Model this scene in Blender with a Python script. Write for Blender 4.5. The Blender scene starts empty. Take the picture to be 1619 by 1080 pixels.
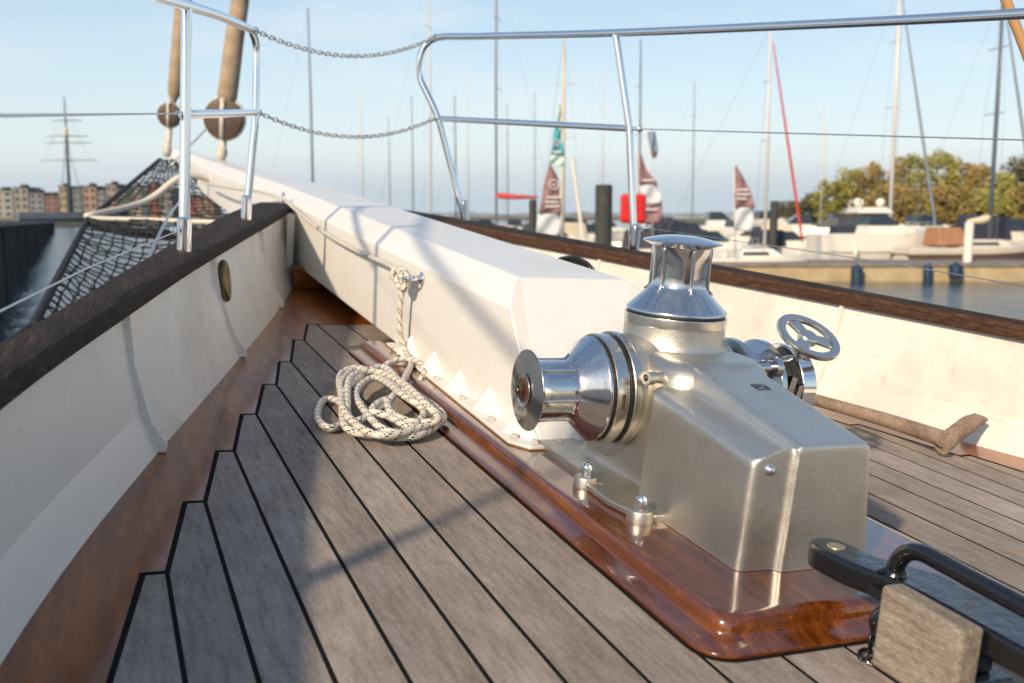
import bpy, math, random
from mathutils import Vector, Matrix, Quaternion
random.seed(7)
R = math.radians
scn = bpy.context.scene
COL = scn.collection
# ------------------------------------------------------------------ camera and the yacht's own frame
F_PX, CX, CY, HOR = 1574.0, 809.5, 540.0, 338.0
PITCH = math.atan((CY - HOR) / F_PX)
CAM_H = 3.0
cp, sp = math.cos(PITCH), math.sin(PITCH)
CAMR = Matrix(((1, 0, 0), (0, sp, -cp), (0, cp, sp)))        # columns: camera x, y(up), z(back) in world
def cv(a, b, c): return CAMR @ Vector((a, -b, -c))            # camera (right, down, forward) -> world
fa = Vector((-660, -330, F_PX)).normalized()
ta = Vector((3780, 0, F_PX)); ta = (ta - fa * ta.dot(fa)).normalized()
na = ta.cross(fa)
if na.y > 0: na = -na
wx, wy, wz = cv(*ta), cv(*fa), cv(*na)
SR = Matrix((wx, wy, wz)).transposed()
EYE = Vector((-.942, 0, .55))                                 # eye point in the yacht's frame
CAMP = Vector((0, 0, CAM_H))
SHIP = Matrix.Translation(CAMP - SR @ EYE) @ SR.to_4x4()
SI = SR.inverted()
def ray(px, py): return SI @ cv(px - CX, py - CY, F_PX)
def zp(px, py, v=0.0): d = ray(px, py); return EYE + d * ((v - EYE.z) / d.z)
def xp(px, py, v): d = ray(px, py); return EYE + d * ((v - EYE.x) / d.x)
def yp(px, py, v): d = ray(px, py); return EYE + d * ((v - EYE.y) / d.y)
def at(px, py, d):                                            # point at world distance d
    r = cv(px - CX, py - CY, F_PX); return CAMP + r * (d / r.y)
def bx(px, d): return (px - CX) / F_PX * d / cp               # world x at distance d

# ------------------------------------------------------------------ mesh builder
class G:
    def __init__(s): s.v = []; s.f = []; s.sm = []; s.uv = {}; s.rnd = []
    def add(s, vs, fs, smooth=False, uvs=None, rnd=None):
        o = len(s.v); s.v += [tuple(p) for p in vs]
        rr = random.random() if rnd is None else rnd
        for i, f in enumerate(fs):
            if uvs: s.uv[len(s.f)] = uvs[i]
            s.f.append([o + k for k in f]); s.sm.append(smooth); s.rnd.append(rr)
        return s
    def box(s, c, d, m=None, rnd=None):
        c = Vector(c); hx, hy, hz = d[0] / 2, d[1] / 2, d[2] / 2
        P = [Vector((x * hx, y * hy, z * hz)) for x in (-1, 1) for y in (-1, 1) for z in (-1, 1)]
        if m is not None: P = [m @ p for p in P]
        s.add([c + p for p in P], [(0, 1, 3, 2), (4, 6, 7, 5), (0, 4, 5, 1), (2, 3, 7, 6), (0, 2, 6, 4), (1, 5, 7, 3)], rnd=rnd); return s
    def prism(s, poly, z0, z1, fn=None, rnd=None):            # poly: (a,b) ccw, extruded; fn maps (a,b,h) -> point
        fn = fn or (lambda a, b, h: (a, b, h)); n = len(poly)
        V = [fn(a, b, z0) for a, b in poly] + [fn(a, b, z1) for a, b in poly]
        F = [tuple(range(n - 1, -1, -1)), tuple(range(n, 2 * n))] + [(i, (i + 1) % n, n + (i + 1) % n, n + i) for i in range(n)]
        s.add(V, F, rnd=rnd); return s
    def tube(s, pts, r, n=12, closed=False, caps=True, smooth=True, uvk=None, up=None):
        P = [Vector(p) for p in pts]; m = len(P)
        rr = r if hasattr(r, '__len__') else [r] * m
        T = []
        for i in range(m):
            a = P[(i - 1) % m] if (closed or i > 0) else P[i]; b = P[(i + 1) % m] if (closed or i < m - 1) else P[i]
            T.append((b - a).normalized())
        u = Vector(up) if up else (Vector((0, 0, 1)) if abs(T[0].z) < .9 else Vector((1, 0, 0)))
        u = (u - T[0] * u.dot(T[0])).normalized(); V = []; L = [0.0]
        for i in range(m):
            if i:
                q = T[i - 1].rotation_difference(T[i]); u = q @ u; u = (u - T[i] * u.dot(T[i])).normalized(); L.append(L[-1] + (P[i] - P[i - 1]).length)
            w = T[i].cross(u)
            for k in range(n):
                a = 2 * math.pi * k / n; V.append(P[i] + (u * math.cos(a) + w * math.sin(a)) * rr[i])
        Fs = []; U = []
        for i in range(m if closed else m - 1):
            j = (i + 1) % m; lj = L[j] if j else L[-1] + (P[0] - P[-1]).length
            for k in range(n):
                l = (k + 1) % n; Fs.append((i * n + k, i * n + l, j * n + l, j * n + k))
                U.append(((k / n, L[i]), ((k + 1) / n, L[i]), ((k + 1) / n, lj), (k / n, lj)))
        if caps and not closed:
            Fs += [tuple(range(n - 1, -1, -1)), tuple((m - 1) * n + k for k in range(n))]
            U += [tuple((0, 0) for _ in range(n))] * 2
        s.add(V, Fs, smooth, U if uvk else None); return s
    def lathe(s, prof, o, ax, n=48, smooth=True, closed=False):   # prof: (distance along axis, radius)
        o = Vector(o); ax = Vector(ax).normalized(); u = ax.orthogonal().normalized(); w = ax.cross(u); V = []
        for h, r in prof:
            for k in range(n):
                a = 2 * math.pi * k / n; V.append(o + ax * h + (u * math.cos(a) + w * math.sin(a)) * r)
        m = len(prof); Fs = [(i * n + k, i * n + (k + 1) % n, ((i + 1) % m) * n + (k + 1) % n, ((i + 1) % m) * n + k) for i in range(m if closed else m - 1) for k in range(n)]
        if not closed: Fs += [tuple(range(n - 1, -1, -1)), tuple((m - 1) * n + k for k in range(n))]
        s.add(V, Fs, smooth); return s
    def loft(s, secs, caps=True, smooth=False, ring=True):
        n = len(secs[0]); V = [p for q in secs for p in q]; Fs = []
        for i in range(len(secs) - 1):
            for k in range(n if ring else n - 1): Fs.append((i * n + k, i * n + (k + 1) % n, (i + 1) * n + (k + 1) % n, (i + 1) * n + k))
        if caps and ring: Fs += [tuple(range(n - 1, -1, -1)), tuple((len(secs) - 1) * n + k for k in range(n))]
        s.add(V, Fs, smooth); return s
    def sphere(s, c, r, n=16, m=10, sc=(1, 1, 1)):
        pr = [(-math.cos(math.pi * i / m), max(1e-4, math.sin(math.pi * i / m))) for i in range(m + 1)]
        o = len(s.v); s.lathe([(a * r, b * r) for a, b in pr], (0, 0, 0), (0, 0, 1), n)
        for i in range(o, len(s.v)): x, y, z = s.v[i]; s.v[i] = (c[0] + x * sc[0], c[1] + y * sc[1], c[2] + z * sc[2])
        return s

LOC = {}
FR = {}
def props(o, label, cat, group=None, kind=None):
    if label: o['label'] = label
    if cat: o['category'] = cat
    if group: o['group'] = group
    if kind: o['kind'] = kind
    return o
def thing(name, label, cat, loc=(0, 0, 0), group=None, frame=None, kind=None):
    o = bpy.data.objects.new(name, None); COL.objects.link(o); o.empty_display_size = .1
    frame = SHIP if frame is None else frame
    o.matrix_world = frame @ Matrix.Translation(Vector(loc)); LOC[o.name] = Vector(loc)
    return props(o, label, cat, group, kind)
def obj(name, g, mat, parent=None, loc=None, frame=None, bevel=0, bseg=2, auto=None, sub=0, label=None, cat=None, group=None, kind=None, recalc=True):
    L = LOC[parent.name] if parent is not None else Vector(loc or (0, 0, 0))
    me = bpy.data.meshes.new(name)
    me.from_pydata([tuple(Vector(p) - L) for p in g.v], [], g.f)
    for p, sm_ in zip(me.polygons, g.sm): p.use_smooth = sm_
    at_ = me.attributes.new('rnd', 'FLOAT', 'FACE'); at_.data.foreach_set('value', g.rnd)
    if g.uv:
        ul = me.uv_layers.new(name='UVMap')
        for i, p in enumerate(me.polygons):
            if i in g.uv:
                for li, q in zip(p.loop_indices, g.uv[i]): ul.data[li].uv = q
    me.materials.append(mat)
    if recalc:
        import bmesh
        bm = bmesh.new(); bm.from_mesh(me); bmesh.ops.recalc_face_normals(bm, faces=bm.faces); bm.to_mesh(me); bm.free()
    o = bpy.data.objects.new(name, me); COL.objects.link(o)
    if parent is not None: o.parent = parent
    else: o.matrix_world = (SHIP if frame is None else frame) @ Matrix.Translation(L)
    LOC[o.name] = L
    if bevel:
        b = o.modifiers.new('bevel', 'BEVEL'); b.width = bevel; b.segments = bseg; b.limit_method = 'ANGLE'; b.angle_limit = R(35); b.harden_normals = False
        for p in me.polygons: p.use_smooth = True
        auto = auto or 40
    if auto:
        for p in me.polygons: p.use_smooth = True
        for e in me.edges: pass
        w = o.modifiers.new('wn', 'WEIGHTED_NORMAL'); w.keep_sharp = True
        me.set_sharp_from_angle(angle=R(auto))
    if sub:
        q = o.modifiers.new('s', 'SUBSURF'); q.levels = sub; q.render_levels = sub
    props(o, label, cat, group, kind)
    return o
def copy_tree(o, parent=None):
    c = o.copy(); COL.objects.link(c); LOC[c.name] = LOC.get(o.name, Vector())
    if parent is not None: c.parent = parent
    for ch in list(o.children): copy_tree(ch, c)
    return c
def lerp(a, b, t): return a + (b - a) * t
def interp(T, y):
    if y <= T[0][0]: a, b = T[0], T[1]
    elif y >= T[-1][0]: a, b = T[-2], T[-1]
    else:
        for a, b in zip(T, T[1:]):
            if a[0] <= y <= b[0]: break
    return lerp(a[1], b[1], (y - a[0]) / (b[0] - a[0]))
def spline(P, n=8, closed=False):
    P = [Vector(p) for p in P]; out = []; m = len(P)
    for i in range(m if closed else m - 1):
        g = (lambda k: P[k % m]) if closed else (lambda k: P[max(0, min(m - 1, k))])
        a, b, c, d = g(i - 1), g(i), g(i + 1), g(i + 2)
        for j in range(n):
            t = j / n; out.append(.5 * ((2 * b) + (c - a) * t + (2 * a - 5 * b + 4 * c - d) * t * t + (3 * b - 3 * c + d - a) * t ** 3))
    if not closed: out.append(P[-1])
    return out

# ------------------------------------------------------------------ materials
def mat(name, col=(.5, .5, .5), rough=.5, metal=0.0, spec=.5, coat=0.0):
    m = bpy.data.materials.new(name); m.use_nodes = True; b = m.node_tree.nodes['Principled BSDF']
    b.inputs['Base Color'].default_value = (*col, 1); b.inputs['Roughness'].default_value = rough; b.inputs['Metallic'].default_value = metal
    b.inputs['Specular IOR Level'].default_value = spec; b.inputs['Coat Weight'].default_value = coat; b.inputs['Coat Roughness'].default_value = .06
    return m
class N:
    def __init__(s, m): s.m = m; s.t = m.node_tree; s.b = s.t.nodes['Principled BSDF']; s.tc = s.t.nodes.new('ShaderNodeTexCoord')
    def link(s, a, b): s.t.links.new(a, b)
    def new(s, k, **kw):
        n = s.t.nodes.new(k)
        for a, v in kw.items(): setattr(n, a, v)
        return n
    def map(s, sc, src='Object', rot=(0, 0, 0)):
        n = s.new('ShaderNodeMapping'); n.inputs['Scale'].default_value = sc; n.inputs['Rotation'].default_value = rot; s.link(s.tc.outputs[src], n.inputs[0]); return n.outputs[0]
    def noise(s, sc=(1, 1, 1), scale=5, detail=4, rough=.55, src='Object', rot=(0, 0, 0), dist=0, off=None):
        n = s.new('ShaderNodeTexNoise'); n.inputs['Scale'].default_value = scale; n.inputs['Detail'].default_value = detail; n.inputs['Roughness'].default_value = rough; n.inputs['Distortion'].default_value = dist
        v = s.map(sc, src, rot)
        if off is not None:
            a = s.new('ShaderNodeVectorMath', operation='ADD'); s.link(v, a.inputs[0]); s.link(off, a.inputs[1]); v = a.outputs[0]
        s.link(v, n.inputs['Vector']); return n.outputs['Fac']
    def ramp(s, src, st):
        n = s.new('ShaderNodeValToRGB'); e = n.color_ramp.elements
        while len(e) < len(st): e.new(.5)
        for q, (p, c) in zip(e, st): q.position = p; q.color = (*c, 1) if len(c) == 3 else c
        s.link(src, n.inputs[0]); return n.outputs[0]
    def mr(s, src, a, b, c, d):
        n = s.new('ShaderNodeMapRange'); s.link(src, n.inputs[0])
        for i, v in enumerate((a, b, c, d)): n.inputs[i + 1].default_value = v
        return n.outputs[0]
    def mix(s, fac, a, b, mode='MIX'):
        n = s.new('ShaderNodeMix', data_type='RGBA', blend_type=mode)
        for i, v in ((0, fac), (6, a), (7, b)):
            if isinstance(v, (int, float)): n.inputs[i].default_value = v
            elif isinstance(v, tuple): n.inputs[i].default_value = (*v, 1)
            else: s.link(v, n.inputs[i])
        return n.outputs[2]
    def math(s, op, a, b=None, c=None):
        n = s.new('ShaderNodeMath', operation=op)
        for i, v in enumerate((a, b, c)):
            if v is None: continue
            if isinstance(v, (int, float)): n.inputs[i].default_value = v
            else: s.link(v, n.inputs[i])
        return n.outputs[0]
    def bump(s, h, st=.3, d=.001, nrm=None):
        n = s.new('ShaderNodeBump'); n.inputs['Strength'].default_value = st; n.inputs['Distance'].default_value = d; s.link(h, n.inputs['Height'])
        if nrm is not None: s.link(nrm, n.inputs['Normal'])
        s.link(n.outputs[0], s.b.inputs['Normal']); return n.outputs[0]
    def col(s, x): s.link(x, s.b.inputs['Base Color'])
    def rough(s, x): s.link(x, s.b.inputs['Roughness'])
    def attr(s, nm='rnd'): n = s.new('ShaderNodeAttribute'); n.attribute_name = nm; return n.outputs['Fac']

def wood(name, dark, mid, light, sc=(60, 3, 60), rough=.8, coat=0, bumpd=.0006, var=.25, bstr=.6, spots=0, spec=.5, fibre=.5):
    m = mat(name, rough=rough, coat=coat, spec=spec); n = N(m); a = n.attr(); off = n.math('MULTIPLY', a, 37.0)
    g = n.noise(sc, 1, 7, .7, off=off); f = n.noise((sc[0] * 5, sc[1] * 9, sc[2] * 5), 1, 4, .7, off=off); big = n.noise((7, 4.5, 7), 1, 5, .62, off=off)
    c = n.ramp(g, [(.22, dark), (.5, mid), (.80, light)])
    c = n.mix(n.mr(f, .42, .72, 0, fibre), c, dark); c = n.mix(n.mr(f, .30, .46, fibre * .5, 0), c, light)
    c = n.mix(.6, c, n.ramp(big, [(.3, (.68, .66, .64)), (.7, (1.22, 1.22, 1.22))]), 'MULTIPLY')
    v = n.mr(a, 0, 1, 1 - var, 1 + var); cm = n.new('ShaderNodeCombineColor'); [n.link(v, cm.inputs[i]) for i in range(3)]
    c = n.mix(1.0, c, cm.outputs[0], 'MULTIPLY')
    if spots:
        q = n.noise((1, .7, 1), 31, 6, .78, off=off); c = n.mix(n.mr(q, .56, .72, 0, spots), c, dark)
        q2 = n.noise((1, .4, 1), 9, 3, .6, off=off); c = n.mix(n.mr(q2, .60, .75, 0, spots * .7), c, (mid[0] * 1.25, mid[1] * 1.05, mid[2] * .85))
    n.col(c); n.rough(n.mr(f, .3, .7, rough * .85, min(1, rough * 1.12))); n.bump(n.math('ADD', g, f), bstr, bumpd); return m
M = {}
M['teak'] = wood('weathered teak', (.16, .128, .104), (.325, .275, .235), (.45, .39, .335), sc=(110, 14, 110), rough=.88, var=.15, spots=.55, spec=.25, fibre=.55)
M['varnish'] = wood('varnished mahogany', (.03, .006, .001), (.12, .030, .005), (.27, .088, .015), sc=(45, 2.2, 45), rough=.16, coat=1, bumpd=.0002, var=.12, bstr=.25)
M['varnish2'] = wood('worn varnished covering board', (.07, .016, .002), (.27, .072, .007), (.50, .165, .02), sc=(30, 2.2, 30), rough=.30, coat=.3, bumpd=.0003, var=.12, bstr=.3, spots=.25, spec=.35, fibre=.35)
M['railwood'] = wood('weathered dark teak rail', (.010, .007, .005), (.034, .023, .017), (.10, .068, .046), sc=(130, 7, 130), rough=.8, var=.1, bumpd=.0016, bstr=.9, spec=.2, fibre=.5)
M['railwoodR'] = wood('reddish weathered rail', (.016, .009, .006), (.075, .036, .021), (.20, .095, .052), sc=(120, 6, 120), rough=.75, var=.1, bumpd=.0014, bstr=.9, spec=.25)
M['greywood'] = wood('grey weathered oak', (.09, .07, .055), (.27, .23, .185), (.44, .385, .32), sc=(110, 10, 110), rough=.88, var=.05, bumpd=.0014, spots=.7, spec=.2, fibre=.75)
M['polewood'] = wood('bleached driftwood', (.12, .075, .05), (.30, .215, .15), (.46, .35, .26), sc=(25, 25, 25), rough=.85, var=.1, bumpd=.0015, spots=.6)
M['caulk'] = mat('black deck caulking', (.010, .0098, .0095), .9, spec=.08)
def paint(name, c, dirt=(.33, .27, .2), rough=.38, k=.3, bumps=.5, rust=0):
    m = mat(name, c, rough); n = N(m)
    a = n.noise((1, 1, 1), 3.2, 6, .65); b = n.noise((1, 1, 3), 26, 4, .65); s = n.noise((6, 6, 1.2), 3, 5, .7)
    col = n.mix(n.mr(a, .48, .78, 0, k), c, dirt); col = n.mix(n.mr(b, .60, .78, 0, k * .9), col, dirt); col = n.mix(n.mr(s, .62, .8, 0, k * .8), col, (.25, .17, .1))
    if rust:
        q = n.noise((1, 1, 1), 60, 3, .7); col = n.mix(n.mr(q, .69, .74, 0, rust), col, (.28, .12, .03))
    n.col(col); n.rough(n.mr(a, .3, .7, rough * .75, rough * 1.3)); w = n.noise((1, 1, 1), 9, 3, .5); n.bump(n.math('ADD', w, n.math('MULTIPLY', b, .12)), bumps, .006); return m
M['white'] = paint('white gloss paint', (.73, .71, .672), rough=.34, k=.2, bumps=.14, rust=.35)
M['cream'] = paint('cream bulwark paint', (.72, .685, .62), rough=.42, k=.52, bumps=.4, rust=.7)
def metal(name, c, rough, grain=0, gd=.0002, spots=.0, aniso=0, gs=700, speck=0):
    m = mat(name, c, rough, 1.0); n = N(m)
    if grain: g = n.noise((1, 1, 1), gs, 2, .6); n.bump(g, grain, gd)
    a = n.noise((1, 1, 1), 22, 6, .75); r = n.mr(a, .3, .75, rough * .85, rough * 1.25 + .02); n.rough(r)
    if speck:                                  # pale and dark specks, faint water marks
        q = n.noise((1, 1, 1), 240, 4, .8); q3 = n.noise((1, 1, .5), 14, 5, .7); cc = n.mix(n.mr(q, .60, .70, 0, speck), c, (.92, .90, .84)); cc = n.mix(n.mr(q, .42, .30, 0, speck), cc, tuple(x * .55 for x in c)); cc = n.mix(n.mr(q3, .5, .72, 0, speck * .6), cc, (c[0] * .72, c[1] * .68, c[2] * .6)); n.col(cc)
    if spots and not speck:
        q = n.noise((1, 1, 1), 160, 4, .8); n.col(n.mix(n.mr(q, .56, .70, 0, spots), c, (c[0] * .35, c[1] * .3, c[2] * .25)))
    return m
M['chrome'] = metal('polished stainless', (.82, .82, .82), .045)
M['capchrome'] = metal('pitted chrome', (.60, .60, .60), .13, spots=.65, grain=.12, gs=260, gd=.0004)
M['cast'] = metal('satin cast metal', (.54, .515, .46), .36, grain=1.0, spots=.12, gs=480, gd=.0005, speck=.6)
M['cover'] = metal('frosted aluminium cover', (.60, .575, .52), .37, grain=1.0, spots=.0, gs=520, gd=.0005, speck=.6)
M['ring'] = metal('brushed steel ring', (.66, .63, .58), .26, spots=.15)
M['brassy'] = metal('tarnished brass', (.22, .17, .10), .4, spots=.6)
M['rubber'] = mat('black rubber gasket', (.012, .012, .012), .5)
def blackpaint():
    m = mat('thick black gloss paint', (.006, .0065, .008), .13, spec=.6, coat=.3); n = N(m); a = n.noise((1, 1, 1), 60, 4, .6); b = n.noise((1, 1, 1), 14, 2, .5); n.bump(n.math('ADD', a, b), .7, .0022); return m
M['black'] = blackpaint()
M['rustyhole'] = mat('bright worn steel', (.5, .42, .3), .45, .8)
for k_ in ('cover', 'cast'): M[k_].node_tree.nodes['Principled BSDF'].inputs['Metallic'].default_value = .93
def ropemat(name, base, fleck, K=62.0, amt=1.0):
    m = mat(name, base, .85); n = N(m); sep = n.new('ShaderNodeSeparateXYZ'); n.link(n.tc.outputs['UV'], sep.inputs[0]); u, v = sep.outputs[0], sep.outputs[1]
    fr = lambda x: n.math('FRACT', x)
    A = fr(n.math('ADD', n.math('MULTIPLY', v, 210), n.math('MULTIPLY', u, 10))); B = fr(n.math('SUBTRACT', n.math('MULTIPLY', v, 210), n.math('MULTIPLY', u, 10)))
    bump = n.math('MULTIPLY', n.math('PINGPONG', A, .5), n.math('PINGPONG', B, .5))
    helix = fr(n.math('ADD', n.math('MULTIPLY', v, 34.0), n.math('MULTIPLY', u, 2.0)))
    patch = n.math('LESS_THAN', helix, .46)
    chk = n.math('LESS_THAN', fr(n.math('ADD', n.math('MULTIPLY', v, 84), n.math('MULTIPLY', n.math('FLOOR', n.math('MULTIPLY', u, 10)), .5))), .58)
    edge = n.math('LESS_THAN', fr(n.math('MULTIPLY', u, 10)), .62)
    f = n.math('MULTIPLY', n.math('MULTIPLY', patch, chk), n.math('MULTIPLY', edge, amt))
    nz = n.noise((1, 1, 1), 90, 3, .6); c0 = n.ramp(nz, [(.3, tuple(x * .72 for x in base)), (.7, base)])
    c = n.mix(n.math('MULTIPLY', n.math('SUBTRACT', .25, bump), .9), c0, tuple(x * .45 for x in base)); n.col(n.mix(f, c, fleck)); n.bump(bump, .8, .0012); return m
M['rope'] = ropemat('white rope with black fleck', (.78, .73, .63), (.02, .02, .022))
M['wire'] = metal('stainless wire', (.6, .59, .57), .4)
M['netrope'] = mat('black net twine', (.010, .010, .011), .8)
M['strop'] = mat('off-white rope', (.60, .56, .48), .85)
def simple(name, c, rough=.6, var=.25, sc=2.0):
    m = mat(name, c, rough); n = N(m); a = n.noise((1, 1, 1), sc, 4, .6); n.col(n.ramp(a, [(.3, tuple(x * (1 - var) for x in c)), (.7, tuple(min(1, x * (1 + var)) for x in c))])); return m
M['tan'] = simple('tan canvas', (.34, .25, .165), .8, .3, 8)
M['drumwood'] = simple('brown varnished block', (.055, .028, .014), .5, .6, 12)
M['tanpole'] = simple('tan varnished spar', (.50, .27, .11), .4, .15, 8)
M['dirtyspar'] = simple('white rope lashing', (.55, .5, .42), .8, .4, 40)

# ================================================================== THE YACHT
# hull lines (half widths as functions of y)
RIN = [(-2, 1.50), (-1, 1.38), (0, 1.235), (.6, 1.145), (1.17, 1.037), (1.41, .98), (1.734, .894), (2.27, .752), (3.0, .54), (3.6, .362), (4.05, .232), (4.25, .172)]
ROUT = [(-2, 1.58), (-1, 1.46), (0, 1.315), (.6, 1.225), (1.38, 1.055), (1.67, .985), (2.13, .88), (2.94, .685), (3.5, .545), (3.99, .405), (4.6, .19), (4.85, .10)]
MAR = [(-2, 1.46), (-1, 1.34), (0, 1.215), (.6, 1.125), (1.077, 1.033), (1.207, 1.003), (1.406, .954), (1.863, .82), (2.371, .665), (3.16, .43), (4.05, .19), (4.25, .14)]
zt = lambda y: .285 + .012 * (min(y, 5) - 1.5)
def S(T, y):  # slightly smoothed
    return (interp(T, y - .12) + 2 * interp(T, y) + interp(T, y + .12)) / 4

# ---- deck
ST = [(.29 - .003, 3.13), (.378, 2.863), (.469, 2.565), (.548, 2.311), (.632, 2.047), (.708, 1.795), (.784, 1.534), (.856, 1.275), (.930, 1.0), (1.0, .74), (1.07, .46), (1.14, .15), (1.21, -.25), (1.28, -.7), (1.35, -1.3)]
gap = .0031
g = G()
for sx in (-1, 1):
    for (a, ya), (b, yb) in zip(ST, ST[1:]):   # plank between inner seam a (end ya) and outer seam b (end yb)
        nib = .026
        p = [(a + gap, -4.6), (b - gap, -4.6), (b - gap, yb - .004), (a + nib, ya - gap * 1.2), (a + gap, ya - gap * 1.2)]
        p = [(x * sx, y) for x, y in p]
        if sx < 0: p = p[::-1]
        # lengthwise subdivision keeps the top flat; one slab
        g.prism(p, -.012, 0.0)
xs = [-.287, -.19, -.096, 0, .096, .19, .287]
for a, b in zip(xs, xs[1:]):
    g.prism([(a + gap, -4.6), (b - gap, -4.6), (b - gap, .95 if b < .28 else 3.1), (a + gap, .95 if b < .28 else 3.1)], -.012, 0.0)
for a, b in ((-.287, -.19), (-.19, -.096), (-.096, 0), (0, .096), (.096, .19)): g.prism([(a + gap, 2.672), (b - gap, 2.672), (b - gap, 3.128), (a + gap, 3.128)], -.012, 0.0)
obj('deck', g, M['teak'], kind='structure')
g = G(); g.prism([(-1.7, -4.6), (1.7, -4.6), (1.7, .5), (1.1, 1.2), (.2, 4.3), (-.2, 4.3), (-1.1, 1.2), (-1.7, .5)], -.02, -.0005)
obj('deck_caulking', g, M['caulk'], kind='structure')
# covering boards (waterway) each side, nibbed edge
for sx in (-1, 1):
    g = G(); inner = []
    for (a, ya) in ST[::-1]:
        inner += [(a + gap * .4, ya - .0), (a + .0265, ya + gap * .3)][::1] if False else [(a + .0275 + .0055, ya + gap * .9 + .002), (a + .0025, ya + gap * .9 + .002)]
    outer = [(S(MAR, y) + .03, y) for y in [x * .2 - 2 for x in range(0, 32)]]
    # strips between consecutive nib points
    ys = sorted(set([p[1] for p in inner]))
    pts = [(1.40, -2.0)] + inner
    # polygon pieces: from each nib pair out to the margin
    for (p0, p1) in zip(pts, pts[1:]):
        if abs(p1[1] - p0[1]) < 1e-6: continue
        y0, y1 = p0[1], p1[1]; k = 4
        for i in range(k):
            ta_, tb_ = i / k, (i + 1) / k; ya_, yb_ = lerp(y0, y1, ta_), lerp(y0, y1, tb_)
            V = [(sx * lerp(p0[0], p1[0], ta_), ya_, .0008), (sx * (S(MAR, ya_) + .03), ya_, .0008), (sx * (S(MAR, yb_) + .03), yb_, .0008), (sx * lerp(p0[0], p1[0], tb_), yb_, .0008)]
            g.add(V, [(0, 1, 2, 3)], rnd=.3)
    yf = inner[-1][1]
    g.add([(sx * .16, yf, .0008), (sx * (S(MAR, yf) + .03), yf, .0008), (sx * .17, 4.2, .0008), (sx * .12, 4.2, .0008)], [(0, 1, 2, 3)], rnd=.3)
    obj('covering_board', g, M['varnish2'], kind='structure', recalc=False)
g = G(); g.box((0, 3.68, -.006), (.36, 1.1, .0128)); obj('stem_board', g, M['varnish2'], kind='structure')
g = G(); g.box((-.235, 2.62, -.004), (.084, .98, .0079)); 
# ---- plinth under windlass and bowsprit heel
t = thing('windlass_plinth', 'glossy varnished mahogany plinth with moulded rounded edge under the windlass', 'plinth', (0, 1.4, 0))
def outline(inset, z, y1=2.66):
    x = .288 - inset; xr = .242 - inset; y0 = .882 + inset; r = max(.004, .045 - inset * .5); P = []
    for k in range(7): a = math.pi + math.pi / 2 * k / 6; P.append((-x + r + r * math.cos(a), y0 + r + r * math.sin(a), z))
    for k in range(7): a = 1.5 * math.pi + math.pi / 2 * k / 6; P.append((xr - r * 1.6 + r * 1.6 * math.cos(a), y0 + r * 1.6 + r * 1.6 * math.sin(a), z))
    P += [(xr, y1, z), (-x, y1, z)]; return P
prof = [(0, -.003), (0, .004), (.0015, .006), (.014, .0085), (.0255, .011), (.029, .0125), (.0305, .0155), (.0312, .020), (.0325, .026), (.035, .031), (.0385, .0345), (.043, .036), (.05, .0365)]
g = G(); g.loft([outline(a, b) for a, b in prof], smooth=True)
obj('plinth_board', g, M['varnish'], t, auto=50)
g = G(); o1 = outline(-.007, .0012)
for k in range(len(o1)):
    a, b = o1[k], o1[(k + 1) % len(o1)]; c, d = outline(.001, .0012)[k], outline(.001, .0012)[(k + 1) % len(o1)]; g.add([a, b, d, c], [(0, 1, 2, 3)])
obj('seam', g, M['caulk'], t, recalc=False)

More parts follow.
